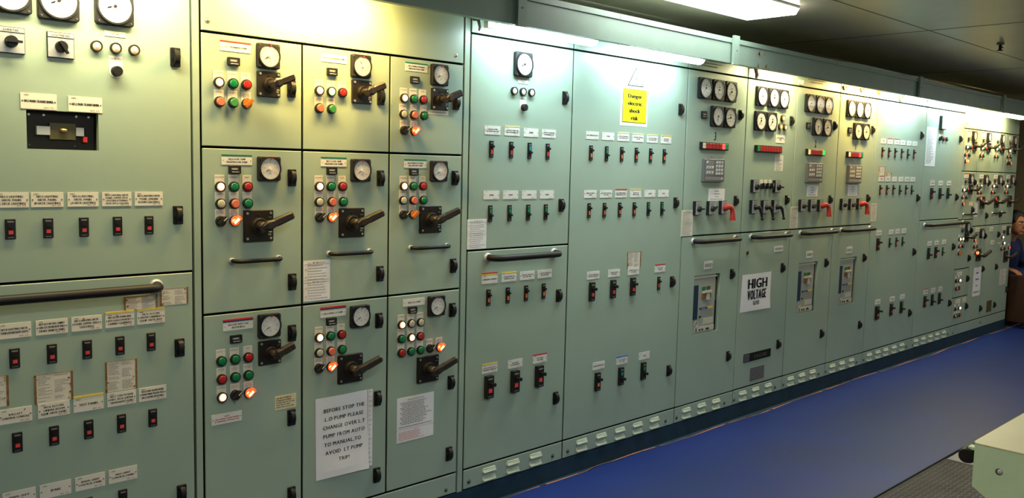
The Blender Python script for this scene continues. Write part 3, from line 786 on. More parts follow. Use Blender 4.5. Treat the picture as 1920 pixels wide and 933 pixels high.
# --- section A
DA = [(ZB, ZM - 0.006), (ZM - 0.006, ZTOP)]
bx0, bx1, bz0, bz1 = 0.752, 0.950, 1.528, 1.640
A = section('A', 'far left green section with three big round meters and the longest black grab rail', DA, holes={1: ((bx0, bx1, bz0, bz1),)}, top=False, scr=(0.36, 1.19))
for (px, py), an in zip(((18, -15), (110, 1), (215, 12)), (200, 205, 196)):
    x, z = W(px, py, 0.012); meter(A, x, z, 0.112, 'v', an)
x, z = W(215.5, 64); nameplate(A, x, z, 0.062, 0.016, 'EARTH LAMP', '', '', '', 'plate')
for (x, z) in row([(181, 86.5), (217, 90), (251.5, 94)], 0.006): lamp(A, x, z, 'e', '', False, 0.0165)
def earth_test(parent, px, py):
    x, z = W(px, py, 0.0)
    def f():
        mb = MB(); pts = [(-0.020, 0.0), (-0.020, 0.040), (0.020, 0.040), (0.020, 0.0)] + [(0.020 * math.cos(t), -0.006 + 0.020 * math.sin(t)) for t in [-PI * i / 10 for i in range(1, 10)]]
        mb.prism(pts, 0, -0.0015, 'plate_w'); mb.text('EARTH TEST', 0, 0.031, 0.0062, -0.002, 'ink', 0.036); return mb.mesh('earth_test_button')
    o = put('earth_test_button', cached('et', f), parent, (x, 0, z))
    def g():
        mb = MB(); mb.disc(0, -0.006, 0.0155, 0, -0.020, 'rubber', 20, 0.002); return mb.mesh('button_cap')
    put('button_cap', cached('etb', g), o, (x, 0, z))
earth_test(A, 217, 130)
for px, py, an, tx in ((20, 75, 92, 'AMMETER'), (114, 85, 148, 'VOLTMETER')):
    x, z = W(px, py, 0.006)
    mb = MB(); a = 0.0365; mb.box(-a, a, -0.006, 0, -a, a, 'black'); mb.box(-a + .0015, a - .0015, -0.0075, -0.006, -a + .0015, a - .0015, 'silver')
    mb.box(-a + .0015, a - .0015, -0.0085, -0.0075, 0.021, 0.0225, 'ink'); mb.text(tx, 0, 0.028, 0.0065, -0.0085, 'ink', 0.05)
    for t, l in ((0, 'OFF'), (60, 'R-S'), (-60, 'S-T'), (180, 'T-R')): mb.text(l, 0.027 * math.sin(math.radians(t)), 0.0175 * math.cos(math.radians(t)), 0.0040, -0.0085, 'grey_ink', 0.012)
    o = put('rotary_switch', mb.mesh('rotary_switch'), A, (x, 0, z))
    mb = MB(); R = Matrix.Rotation(math.radians(an), 3, 'Y'); mb.disc(0, 0, 0.0165, -0.0075, -0.022, 'black', 20, 0.002)
    mb.prism([(-0.004, -0.016), (0.004, -0.016), (0.003, 0.024), (-0.003, 0.024)], -0.022, -0.034, 'black'); me = mb.mesh('knob')
    q = put('knob', me, o, (x, 0, z - 0.004)); q.rotation_euler = (0, math.radians(an), 0)
latch_p(A, 331, 107); latch_p(A, 336, 403); latch_p(A, 339, 652); latch_p(A, 343, 926)
for (px, py, t, i_) in ((72.5, 190, 'NO.1 MAIN TRANSFORMER', 'D1101'), (160, 196, 'NO.2 MAIN TRANSFORMER', 'D1106')):
    x, z = W(px, py); nameplate(A, x, z, 0.096, 0.045, t, '', i_, '600A')
# interlock pocket
mb = MB(); d = 0.05
mb.box(bx0 - .004, bx1 + .004, d, d + .004, bz0 - .004, bz1 + .004, 'cavity')
for a, b, c, e in ((bx0 - .004, bx0, bz0, bz1), (bx1, bx1 + .004, bz0, bz1), (bx0, bx1, bz0 - .004, bz0), (bx0, bx1, bz1, bz1 + .004)): mb.box(a, b, 0.02, d, c, e, 'cavity')
mb.box(bx0 + .002, bx1 - .002, 0.034, 0.05, bz0 + .002, bz1 - .002, 'iso')
for x in (bx0 + .015, bx0 + .055, bx0 + .145, bx0 + .180): mb.disc(x, bz1 - .012, 0.0035, 0.034, 0.031, 'steel', 8)
for x in (bx0 + .015, bx0 + .14): mb.disc(x, bz0 + .012, 0.0025, 0.034, 0.032, 'dsteel', 8)
o = put('interlock_pocket', mb.mesh('interlock_pocket'), A, (0, 0, 0))
mb = MB(); zc = (bz0 + bz1) / 2 - 0.002; xc = bx0 + 0.103
mb.box(xc - .036, xc + .036, 0.020, 0.034, zc - .024, zc + .024, 'brass_d'); mb.ell((xc, 0.014, zc + .003), (0.011, 0.008, 0.006), 'gold', 12, 8)
put('key_lock', mb.mesh('key_lock'), o, (0, 0, 0))
mb = MB(); mb.box(xc - .072, xc - .036, 0.016, 0.034, zc - .012, zc + .013, 'silver_b'); put('sliding_bar', mb.mesh('sliding_bar'), o, (0, 0, 0)); mb = MB(); mb.box(xc + .036, xc + .058, 0.016, 0.034, zc - .012, zc + .013, 'silver_b'); put('sliding_bar', mb.mesh('sliding_bar'), o, (0, 0, 0))
mb = MB(); mb.box(xc + .056, xc + .068, 0.018, 0.034, zc - .030, zc - .014, 'red_s'); put('red_button', mb.mesh('red_button'), o, (0, 0, 0))
# plates and breakers
RA1 = ['NO.2 LIGHTING|DISTR. PANEL|(C-DECK LIGHTING)', 'NO.3 LIGHTING|DISTR. PANEL|(B-DECK LIGHTING)', 'NO.4 LIGHTING|DISTR. PANEL|(A-DECK LIGHTING)', 'NO.5 LIGHTING DISTR.|PANEL (UPPER DECK|LIGHTING/STEERING|GEAR RM & CO2 RM)', 'NO.6 LIGHTING DISTR.|PANEL (ENGINE|ROOM LIGHTING)']
for i, (x, z) in enumerate(row([(22, 374), (88.5, 374), (155.5, 373.5), (219, 373), (279, 373)])): nameplate(A, x, z, 0.088, 0.043, RA1[i], '', 'D110%d' % (2 + i), '100V')
for (x, z) in row([(20, 429), (91, 427), (158, 425), (221, 424), (280, 422)], 0.005): breaker(A, x, z, 'a')
RA2 = ['NO.8 LIGHTING DISTR.|PANEL(WORKSHOP LIGHT)', 'NO.9 ACCOM. FEED CABINET|AND LCP (WORKSHOP SHELF|FOR INST. ENGINE EQ. PANEL)', 'NO.5 LIGHTING DISTR.|PANEL (UPPER AREA|LIGHTING)', 'NO.4 ACCOM. POWER DISTR.|BOX (GALLEY/PANTRY/|LAUNDRY EQUIPMENT)', 'NO.6 ACCOM.|ENTERTAINMENT|EQUIP. DISTR. BOX']
for i, (x, z) in enumerate(row([(27, 619), (97, 612.5), (162.5, 605.5), (224.5, 599), (283, 593)])): nameplate(A, x, z, 0.088, 0.044, RA2[i], 'y' if i > 2 else '', 'D111%d' % i, '100V', dot=-0.1 if i in (2, 3) else None)
for (x, z) in row([(28, 671), (98, 662.5), (164, 655), (225.5, 647.5), (284, 640.5)], 0.005): breaker(A, x, z, 'a')
RA3 = ['BALLAST|CONTROL CONSOLE', 'NO.6 ACCOM.|CINEMA ROOM|EQUIP. DISTR. PANEL', 'TEST PANEL', 'NO.7 220V POWER|DIST. BOX (UPPER|CREW/PANTRY EQUIP.)', 'ISOLATION TRANSFORMER|MONITORING MCR/EM. MCR|(NO.5 LIGHTING DISTR.PANEL)']
for i, (x, z) in enumerate(row([(29, 779), (101, 766.5), (166, 756), (228, 746), (286, 736)])): nameplate(A, x, z, 0.088, 0.044, RA3[i], 'y' if i == 2 else '', 'D112%d' % i, '100V', dot=0.28 if i == 0 else None)
for (x, z) in row([(33, 829), (102, 817), (167, 804.5), (228.5, 793), (287, 782)], 0.005): breaker(A, x, z, 'a', True, 'f_o' if x == 1 else None)
RA4 = ['SIGNAL LIGHT|PANEL', 'SPARE', 'SIGNAL LIGHT|CONTROL PANEL', 'NAV. LIGHT|CONTROL PANEL']
for i, (x, z) in enumerate(row([(36, 930), (104, 916.5), (169, 903), (230.5, 889.5)])): nameplate(A, x, z, 0.088, 0.044, RA4[i], '', 'D113%d' % i, '100V')
for (x, z) in row([(100, 962), (166, 949), (231, 938)], 0.005): breaker(A, x, z, 'a')
xr, zr = W(292, 534); rail(A, 0.40, xr, zr - 0.002, 0.060, 0.0145)

# --- post between A and B, and between B and C
def post(x0, x1, label):
    mb = MB(); mb.box(x0 + .004, x1 - .004, 0.0, 0.60, 0.092, ZTOP, 'paint'); mb.box(x0, x0 + .004, 0.02, 0.60, 0.092, ZTOP, 'gap'); mb.box(x1 - .004, x1, 0.02, 0.6, 0.092, ZTOP, 'gap_b')
    tag(put('cabinet_post', mb.mesh('cabinet_post'), None, (0, 0, 0)), label, 'post', 'posts between sections')
post(1.2415, 1.2715, 'narrow green post between the far left section and the left starter bank'); post(2.4055, 2.4405, 'narrow green post between the left starter bank and the section with the black rail')

# --- section B, frame of the left starter bank
x0, x1 = XS['B']
B = thing('starter_bank', 'green frame and blank top panel of the left motor starter bank, under the yellow light', 'starter bank', (x0, 0, 0.092), 'starter bank frames')
cB = (x0, 1.648, 2.031, x1); rB = (ZB, 0.988, 1.550, 1.925)
def bank_frame(t, x0, x1, cols, zs, ztop):
    mb = MB(); mb.box(x0 + .001, x1 - .001, 0.10, 0.60, 0.092, ZTOP, 'paint'); mb.box(x0 + .001, x1 - .001, 0.085, 0.0995, 0.092, ZTOP, 'gap')
    for x in cols: mb.box(max(x - 0.012, x0 + .001), min(x + 0.012, x1 - .001), 0.022, 0.085, 0.092, ZTOP, 'gap')
    for z in zs: mb.box(x0 + .02, x1 - .02, 0.0225, 0.0848, z - .010, z + .010, 'gap')
    put('cabinet_frame', mb.mesh('cabinet_frame'), t, (0, 0, 0)); add_door(t, x0, x1, ztop, ZTOP, 'top_panel'); add_door(t, x0, x1, 0.092, ZB, 'plinth_panel')
bank_frame(B, x0, x1, cB, rB, rB[3])
for p in ((389.5, 39), (855, 104)): screw(B, *W(*p), 0.008, 'steel')
for p in ((836, 918),): screw(B, *W(*p), 0.007)
screw(B, 1.32, 0.125, 0.007)

def unit(x0, x1, z0, z1, label, plate, ctr, lamps, met, iso, latches=(), handle=None, extra=None, group='motor starter units', far=False, holes=(), name='starter_unit'):
    t = thing(name, label, 'starter unit', ((x0 + x1) / 2, 0.0, z0), group)
    add_door(t, x0, x1, z0, z1)
    if plate:
        px, py, st, tx = plate; x, z = W(px, py); nameplate(t, x, z - 0.002 - 0.002 * len(st), 0.110, 0.029 if not far else 0.034, tx, st, 'B' + str(abs(hash(tx)) % 9 + 101) if False else '', '', 'plate_w' if not far else 'plate', th=0.0058)
    if ctr: x, z = W(*ctr); counter(t, x, z)
    # lamps: rows snapped to a level
    for r in lamps:
        if far and len(r) == 2 and r[0][2] == 'w' and r[1][2] == 'r': r = [r[0], (r[0][0] + 4.0, r[0][1], 'g'), (r[0][0] + 8.0, r[1][1], 'r')]
        pts = row([(q[0], q[1]) for q in r], 0.010)
        for (x, z), q in zip(pts, r): lamp(t, x, z, q[2], q[3] if len(q) > 3 else '', True)
    if met: x, z = W(met[0], met[1], 0.012); meter(t, x, z, 0.084, 'a', met[2] if len(met) > 2 else 213)
    if iso: x, z = W(iso[0], iso[1], 0.006); isolator(t, x, z, iso[2])
    for l in latches: latch_p(t, *l)
    if handle: (hx0, hx1, hz) = handle; rail(t, hx0, hx1, hz, 0.040, 0.0075, 'rubber')
    return t
BG, SM = 0.110, 0.086
def hnd(a, b): return (W(a[0], a[1])[0], W(b[0], b[1])[0], (W(*a)[1] + W(*b)[1]) / 2)
r1 = ('POWER', 'RUNNING', 'TRIP'); r2 = ('STANDBY', 'STOP', 'START'); SH = 'SPACE|HEATER|OFF ON'; MC = 'MODE SELECT|AUTO MAN'
U = []
U.append(unit(cB[0], cB[1], rB[2], rB[3], 'starter unit at top left of the left bank, red stripe on nameplate, amber knob unlit', (441.5, 87, 'r', 'L.O. TRANSFER PUMP'), (437, 115.5),
  [[(411.5, 154, 'w', 'POWER'), (438, 156.5, 'g', 'RUNNING'), (463, 158.5, 'r', 'TRIP')], [(412.8, 190, 's', 'STOP'), (438.3, 191.7, 'p', 'START'), (463.7, 194.8, 'a', SH)]], (504, 105), (504, 158, SM), [(549, 166)]))
U.append(unit(cB[1], cB[2], rB[2], rB[3], 'starter unit at top middle of the left bank, with white and green lamps both lit', (626, 109, '', 'M.D.O. TRANSFER PUMP'), (621.5, 134.7),
  [[(600, 169, 'w', 'POWER'), (622.5, 171.5, 'G', 'RUNNING'), (643.3, 174, 'r', 'TRIP')], [(600, 202.6, 's', 'STOP'), (622.8, 204, 'p', 'START')]], (678, 124, 120), (678.5, 172.5, SM), [(716.7, 181.8)]))
u = unit(cB[2], cB[3], rB[2], rB[3], 'starter unit at top right of the left bank, clear label under its small isolator', (780.6, 125.5, 'g', 'NO.3 MAIN COOLING|FRESHWATER PUMP'), (776.6, 150),
  [[(759.2, 183.5, 'w', 'POWER'), (777.2, 185, 'g', 'RUNNING'), (795, 187, 'r', 'TRIP')], [(758, 213.6, 'c', 'STANDBY'), (777.2, 215.2, 's', 'STOP'), (796.3, 216.9, 'g', 'START')], [(759.2, 244, 'S', MC), (778, 245.4, 'A', SH)]], (825.5, 140.5), (825, 186, SM), [(858, 192)])
x, z = W(822, 211); mb = MB(); mb.box(-0.052, 0.052, -0.001, 0, -0.009, 0.009, 'plate'); mb.words(-0.045, 0.04, 0, 0.003, -0.0014, 'grey_ink', random.Random(1)); put('clear_label', mb.mesh('clear_label'), u, (x, 0, z))
U.append(unit(cB[0], cB[1], rB[1], rB[2], 'left-end starter unit in the middle row of the left bank, its amber knob lit', (444, 298.5, 'g', 'NO.1 LOW TEMP|FRESHWATER PUMP'), (439, 317.8),
  [[(414, 349.7, 'w', r1[0]), (439.7, 350, 'g', r1[1]), (465.3, 350, 'r', r1[2])], [(414.8, 381.6, 'c', r2[0]), (440.7, 381.6, 's', r2[1]), (465.6, 381.3, 'g', r2[2])], [(415, 414, 'S', MC), (441, 413.9, 'A', SH)]], (505.5, 316), (485, 423, BG), [(550, 333), (550.3, 528.5)], hnd((434, 488), (521, 484))))
U.append(unit(cB[1], cB[2], rB[1], rB[2], 'centre starter unit of the left bank, with a caution sticker below its rail', (625.6, 302.5, 'g', 'NO.2 LOW TEMP|FRESHWATER PUMP'), (621, 320),
  [[(600, 349, 'w', r1[0]), (621.8, 349.7, 'g', r1[1]), (643.4, 349.7, 'r', r1[2])], [(599.8, 378.3, 'c', r2[0]), (623.4, 378.3, 's', r2[1]), (644.7, 378.3, 'g', r2[2])], [(600.5, 407.5, 'S', MC), (623, 407.2, 'A', SH)]], (677.5, 319), (659.7, 417, BG), [(716, 334), (714.8, 513)], hnd((616, 474.5), (691, 471))))
U.append(unit(cB[2], cB[3], rB[1], rB[2], 'right-end starter unit in the middle row of the left bank, amber knob unlit', (778.6, 306, 'g', 'NO.1 MAIN COOLING|SEA WATER PUMP'), (774.7, 322),
  [[(758.4, 348.8, 'w', r1[0]), (776.4, 348.8, 'g', r1[1]), (794.3, 348.8, 'r', r1[2])], [(757.2, 375.3, 'c', r2[0]), (776.4, 375.3, 's', r2[1]), (795, 375.3, 'g', r2[2])], [(757.6, 402.6, 'S', MC), (776, 402.2, 'a', SH)]], (824, 320.5), (807.5, 411, BG), [(855.8, 333.4), (852.2, 498)], hnd((769, 463), (836, 461))))
u = unit(cB[0], cB[1], rB[0], rB[1], 'starter unit at bottom left of the left bank, with yellowed sticker and red-lettered plate', (446.3, 606.5, 'nr', 'NO.1 E/R VENT FAN|(REVERSIBLE)'), (441.5, 634.5),
  [[(416.3, 676.7, 'g', 'SUPPLY'), (442, 673.5, 'g', 'EXHAUST'), (466.7, 670, 'r', 'TRIP')], [(417, 711.4, 'r', 'STOP'), (442.3, 707, 'g', 'SUPPLY|START'), (467, 702.6, 'g', 'EXHAUST|START')], [(417.5, 744.6, 'w', 'POWER'), (442.7, 740.2, 'S', 'MODE SELECT|LOCAL RCS'), (467.9, 736.2, 'A', SH)]], (506, 610.3), (506, 660, SM), [(549.8, 624.7), (549, 783), (549, 928)])
x, z = W(425, 783); nameplate(u, x, z, 0.110, 0.036, 'NOTE|THIS STARTER CAN BE STOPPED|BY EMERGENCY STOP BUTTON', '', '', '', 'plate_w', ink='red_ink', th=0.0045, name='warning_plate')
U.append(u)
u = unit(cB[1], cB[2], rB[0], rB[1], 'bottom middle starter unit of the left bank, behind the large typed notice', (624.5, 583, 'nr', 'NO.2 MAIN L.O. PUMP'), (620.3, 601.8),
  [[(600, 633, 'w', r1[0]), (621, 630, 'g', r1[1]), (641.7, 626.7, 'r', r1[2])], [(599.7, 661, 'c', r2[0]), (621.7, 658.3, 's', r2[1]), (642.5, 655, 'g', r2[2])], [(599.3, 690.3, 'S', MC), (621.7, 687, 'A', SH)]], (676, 592.5), (657, 690, BG), [(713, 601), (710.4, 747), (708.8, 891)])
u = unit(cB[2], cB[3], rB[0], rB[1], 'bottom right starter unit of the left bank, two of its white lamps lit', (776, 565, '', 'FIRE & G.S. PUMP'), (772.4, 580.5),
  [[(754.5, 609, 'w', 'POWER'), (772.4, 606.4, 'c', 'STANDBY'), (789.9, 603.8, 'c', 'NO VOLT')], [(754, 635.5, 'g', 'RUNNING'), (772.4, 632.9, 'w', 'AUTO'), (789.3, 629.7, 'r', 'TRIP')],
   [(754, 661.4, 'r', 'STOP'), (772, 658.8, 'g', 'START'), (789.3, 655.6, 'g', 'RESET'), (807.3, 653, 'S', MC), (825.3, 650.8, 'A', SH)]], (819.5, 573), (802.5, 691, BG), [(850.6, 581), (848, 717), (844.3, 851)])

# --- section C
C = section('C', 'green section with a single round meter and thick black rail, left of the yellow sign', [(ZB, ZM), (ZM, ZT)], louv=lou([(916.8, 885), (961.4, 870), (1003.8, 857)]), scr=lou([(879, 904), (1036, 852)]))
x, z = W(983, 120.7, 0.014); meter(C, x, z, 0.106, 'v', 205)
x, z = W(981, 153.5); nameplate(C, x, z, 0.062, 0.016, 'EARTH LAMP', '', '', '', 'plate_w')
for x, z in row([(965, 170.4), (981.5, 172), (997.3, 173.6)], 0.008): lamp(C, x, z, 'E', '', False, 0.0175)
earth_test(C, 980.5, 199); latch_p(C, 1062, 183.3); latch_p(C, 1055, 384.7); latch_p(C, 1050, 554.2); latch_p(C, 1044.3, 746.5)
def plates(t, pts, texts, stripes, w=0.092, h=0.038, m='plate_w', idp='P'):
    for i, (x, z) in enumerate(row(pts)):
        s = stripes[i] if i < len(stripes) else '-'; s = '' if s == '-' else s
        nameplate(t, x, z, w, h, texts[i % len(texts)], s, idp + str(101 + i), '440V', m)
def brks(t, pts, typ, offs=(), oncol=None, offcol=None, d=0.006):
    for i, (x, z) in enumerate(row(pts, d)): breaker(t, x, z, typ, i not in offs, (oncol if i not in offs else offcol))
plates(C, [(923.3, 244), (960, 246.5), (995.5, 248.6), (1029, 250.3)], ['CONTROL PANEL|FOR SERVICE AIR COMP.', 'CONTROL PANEL FOR|FRESH WATER GENERATOR', 'SPARE', 'CONTROL & ALARM PANEL|FOR INCINERATOR'], '-l--')
brks(C, [(922.4, 279.7), (959.4, 280.7), (994, 282.3), (1027.8, 283.6)], 'n', (2,), 'f_r', 'f_b')
plates(C, [(921, 365.3), (957.2, 365), (992, 364.5), (1025.3, 364.5)], ['SPARE'], '----')
brks(C, [(920.2, 400.3), (956.4, 399), (991.3, 398.3), (1024.2, 397.3)], 'n', (0, 1, 2, 3))
plates(C, [(918, 522.5), (954, 519.5), (988.3, 516.2), (1021.2, 513.3)], ['EMERGENCY LIGHTING', 'TRANSFORMER FOR|HANDLING CRANE', 'CONTROL PANEL FOR|NO.2 AIR COMP.', 'CONTROL PANEL FOR|NO.1 AIR COMP.'], ['yr', 'y', '', ''])
brks(C, [(916.8, 558.2), (953, 553.5), (987.3, 549.2), (1020.2, 545.2)], 'n', (), 'f_o')
plates(C, [(918, 690.5), (965.7, 681), (1012, 672)], ['HATCH COVER HYD. P.P.|(FOREMAST HIGH DK.)', 'NO.1 FEEDER|E/R WORKSHOP', 'NO.2 FEEDER|E/R CRANE'], 'y-r')
brks(C, [(917.5, 725), (966.3, 714.3), (1011.7, 704.9)], 'B', (), 'f_r', d=0.01)
xa, za = W(914, 482); xb, zb = W(1038, 474); rail(C, xa, xb, (za + zb) / 2, 0.060, 0.0145)
# --- section D
D = section('D', 'wide green section carrying the yellow shock warning sign and nineteen breakers', [(ZB, ZT)], louv=lou([(1090.4, 829.5), (1127, 818), (1162, 808.3), (1195, 798), (1226.5, 788.6)]), scr=lou([(1064.3, 844), (1247.7, 788)]))
plates(D, [(1110.5, 255), (1140, 256), (1168.5, 257.5), (1196, 258.6), (1223, 260), (1248.7, 261)], ['NO.1 WINDLASS (AFT)', 'SPARE', 'NO.3 DECK MACHINE|HYD. POWER PACK', 'WORKSHOP WELDING|MACHINE', 'NO.2 FUEL CHANGE|OVER VALVE UNIT', 'DECK STORE|SERVICE BOX'], '--llly')
brks(D, [(1109, 287), (1138.4, 288), (1166.7, 288.7), (1194, 290), (1220.8, 290.9), (1246.3, 291.6)], 'n', (1,), 'f_o', 'f_g')
plates(D, [(1106.6, 363.3), (1136, 363.3), (1164.2, 363), (1191.8, 363), (1218.3, 362.6), (1243.8, 362.3)], ['BRIDGE CONSOLE|(440V)', 'NO.1 CARGO HOLD FAN|(ELECTRIC)', 'NO.2 ENGINE CONTROL|ROOM SERVICE PANEL', 'NO.1 FUEL OIL|PURIFIER PANEL', 'SPARE', 'SPARE'], '--ry--')
brks(D, [(1105.5, 394.8), (1134.2, 394), (1162.8, 393), (1190, 392), (1216.5, 391), (1242, 390.6)], 'n', (4, 5), 'f_o')
plates(D, [(1112, 515.9), (1151, 511.4), (1187.6, 508)], ['CONTROL PANEL FOR|NO.1 AIR CONDITIONER', 'CONTROL PANEL|FOR BOILER', 'CONTROL PANEL FOR|F.O. HEATER'], '---')
plates(D, [(1237.4, 503.2)], ['NO.1 BATTERY|CHARGER'], 'r')
brks(D, [(1111, 546.4), (1150.6, 541.5), (1187.6, 537)], 'b', (), 'f_r', d=0.01); brks(D, [(1236, 531)], 'n', (), 'f_r')
plates(D, [(1122, 684.5), (1165.9, 675), (1207.8, 666.8)], ['SHORE POWER SUPPLY', 'BOW THRUSTER|AUX. PANEL', 'SPARE'], '-b-')
brks(D, [(1121.5, 715), (1165.4, 704.2), (1207.3, 695.9)], 'b', (1, 2), 'f_o', d=0.01)
latch_p(D, 1278.8, 205); latch_p(D, 1269.2, 380); latch_p(D, 1262.5, 528.2); latch_p(D, 1256, 694.9)

# --- generator sections
def gen_section(key, label, num, m1, m2, cmpt, nump, annp, cells, relp, sw, latches, lowlatch, lplate, railp, louv, scr, cap=None):
    x0, x1 = XS[key]; hx = x0 + 0.138
    t = section(key, label, [(ZB, ZM), (ZM, ZT)], holes={0: ((hx, hx + 0.265, 0.580, 0.918),)}, louv=lou(louv), scr=lou(scr))
    for i, (x, z) in enumerate(row(m1, 0.014)): meter(t, x, z, 0.115, 'khA'[i], (222, 225, 218)[i])
    for i, (x, z) in enumerate(row(m2, 0.014)): meter(t, x, z, 0.115, 'vp'[i], (255, 195)[i])
    x, z = W(*cmpt); mb = MB(); mb.rrect(-.024, .024, -.021, .021, .003, 0, -0.010, 'black', .001); mb.box(-.016, .014, -.0105, -.010, .002, .006, 'silver'); mb.box(-.016, .014, -.0105, -.010, -.010, -.006, 'relay_m'); put('selector_module', mb.mesh('selector_module'), t, (x, 0, z))
    x, z = W(*nump); mb = MB(); mb.text(num, 0, 0, 0.045, 0, 'blue_ink', bold=0.03, xs=0.8); put('generator_number', mb.mesh('generator_number', False), t, (x, -0.0008, z))
    x, z = W(annp[0], annp[1], 0.01); annunciator(t, x, z, cells)
    x, z = W(relp[0], relp[1], 0.01); relay(t, x, z)
    nameplate(t, x - 0.01, z + 0.075, 0.11, 0.013, 'PROTECTION RELAY UNIT', '', '', '', 'silver', scr=False, name='relay_caption')
    rot_switch(t, *sw[0], 'knob', 90); rot_switch(t, *sw[1], 'knob', 60); rot_switch(t, *sw[2], 'red')
    for l in latches: latch_p(t, *l)
    acb(t, hx, 0.580)
    x, z = W(*lplate); nameplate(t, x, z, 0.085, 0.045, 'NO.%s GENERATOR|BREAKER PANEL' % num, '', 'G' + num, 'AC', 'plate_w')
    xa, za = W(*railp[0]); xb, zb = W(*railp[1]); rail(t, xa, xb, (za + zb) / 2, 0.055, 0.0125)
    return t
GE = gen_section('E', 'generator section with a blue number 3 below its meters', '3', [(1323, 165.5), (1348.2, 168.7), (1371.5, 172)], [(1346, 218.6), (1369.3, 220)], (1319, 215.4), (1341, 255.3), (1340, 274), 'crrrrrRg', (1337.5, 319.5),
  [(1310, 390), (1335, 389.5), (1358, 388.5)], [(1390.8, 215.4), (1381.6, 376.3), (1374.6, 513.6), (1367.3, 667.6)], (), (1328, 496.5), ((1299, 452.5), (1377, 446)), [(1286.6, 769), (1315, 761), (1342, 752.5)], [(1268.3, 780), (1358, 753)])
GG = gen_section('G', 'generator section with a blue number 2 below its meters', '2', [(1520.5, 193.8), (1537.8, 195.7), (1553.8, 197.7)], [(1533.8, 237.3), (1551.4, 239)], (1514.6, 235.6), (1529.2, 269.2), (1529.3, 285.5), 'CrrrrrG', (1526.7, 324),
  [(1506, 384.8), (1524, 384.8), (1540.8, 384.8)], [(1567.4, 235.6), (1558.4, 374), (1550.9, 492.3), (1542.3, 625.4)], (), (1517.6, 476.5), ((1500, 437.5), (1559, 432)), [(1482, 710.8), (1502.9, 705.6), (1523, 700)], [(1468.6, 720), (1534.4, 700.8)])
GH = gen_section('H', 'generator section with a blue number 1 below its meters', '1', [(1597, 203), (1611.9, 205.4), (1626, 207.4)], [(1609, 245.6), (1623.9, 247)], (1592, 244.3), (1604.3, 274.8), (1603, 290), 'CrrrrRg', (1601.7, 326.5),
  [(1583, 382.5), (1598.6, 382.5), (1613.5, 381.8)], [(1638, 243.6), (1629, 371.8), (1622.2, 483), (1613.6, 609)], (), (1592.4, 468.3), ((1576, 432), (1630, 427)), [(1560, 687.8), (1578, 682.6), (1595.8, 677.5)], [(1548, 697.4), (1605.7, 679.2)])
# --- section F synchronising
F = section('F', 'synchronising section between generators 3 and 2, with five meters and three black crank handles', [(ZB, ZM), (ZM, ZT)], louv=lou([(1392, 738.8), (1416, 731), (1439.7, 725)]), scr=lou([(1376, 748), (1452.8, 726)]))
for i, (x, z) in enumerate(row([(1429.4, 180), (1451.3, 183.5), (1470, 186)], 0.014)): meter(F, x, z, 0.115, 'vhv'[i], (200, 300, 250)[i])
for i, (x, z) in enumerate(row([(1426.5, 226), (1447.4, 228.5)], 0.014)): meter(F, x, z, 0.115, 'kA'[i], 225)
for x, z in [W(1466, 221.7), W(1461.3, 237.3), W(1470, 238.6)]:
    o = put('sync_lamp', m_ring(0.020), F, (x, 0, z)); mb = MB(); mb.ring(0, 0, 0.0195, 0.013, -0.012, -0.016, 'gold', 16); mb.disc(0, 0, 0.013, -0.009, -0.015, 'l_ew', 14, .002); put('lens', mb.mesh('lens'), o, (x, 0, z))
x, z = W(1462.6, 260.3); nameplate(F, x, z, 0.11, 0.05, 'SYNCHRONIZING|LAMP', '', '', '', 'plate_w')
x, z = W(1441.6, 279.5, 0.01); annunciator(F, x, z, 'grrrrrrrr')
for px, py, a in ((1418, 348.7, 90), (1459, 349.4, 90)): rot_switch(F, px, py, 'knob', a, 0.066, 0.076)
for x, z in row([(1430, 347), (1438, 347), (1446.3, 347)], 0.01): lamp(F, x, z - 0.006, 'S', '', True, ang=0)
for px, py in ((1415.6, 387.6), (1436.6, 387.6), (1456.4, 387)): rot_switch(F, px, py, 'black', 0, 0.066, 0.080)
for l in ((1486.3, 226.7), (1477, 374.5), (1469.5, 501.8), (1461.3, 645.2)): latch_p(F, *l)
xa, za = W(1407, 444.5); xb, zb = W(1473, 438.5); rail(F, xa, xb, (za + zb) / 2, 0.055, 0.0125)
x, z = W(1400.6, 473.7); mb = MB(); mb.disc(0, 0, .014, 0, -.004, 'gold', 14); mb.disc(0, 0, .009, -.004, -.007, 'black', 10); put('key_lock', mb.mesh('key_lock'), F, (x, 0, z))
x, z = W(1459.7, 466); nameplate(F, x, z, 0.105, 0.036, 'SYNCHRO. & BUS TIE PANEL|NO.1 - NO.3 GENERATOR', '', 'F1', '', 'plate_w')
x, z = W(1419.6, 665.8); mb = MB(); mb.box(-.16, .16, -.003, 0, -.026, .026, 'gap'); mb.box(-.155, -.098, -.0036, -.003, -.022, .022, 'relay'); mb.ring(-.126, 0, .017, .013, -.0036, -.0042, 'nav_s', 20); mb.box(-.139, -.113, -.0042, -.0036, -.002, .002, 'nav_s'); mb.text('TERASAKI', 0.030, 0, 0.022, -0.0035, 'relay_m', 0.225, bold=.03, sp=.14)
put('maker_plate', mb.mesh('maker_plate'), F, (x, 0, z))
x, z = W(1419, 698.7); mb = MB(); mb.box(-.082, .082, -.002, 0, -.041, .041, 'relay'); 
for i in range(5): mb.words(-.07, .07, .028 - i * .014, .004, -.0024, 'relay_m', random.Random(i))
put('rating_plate', mb.mesh('rating_plate'), F, (x, 0, z))

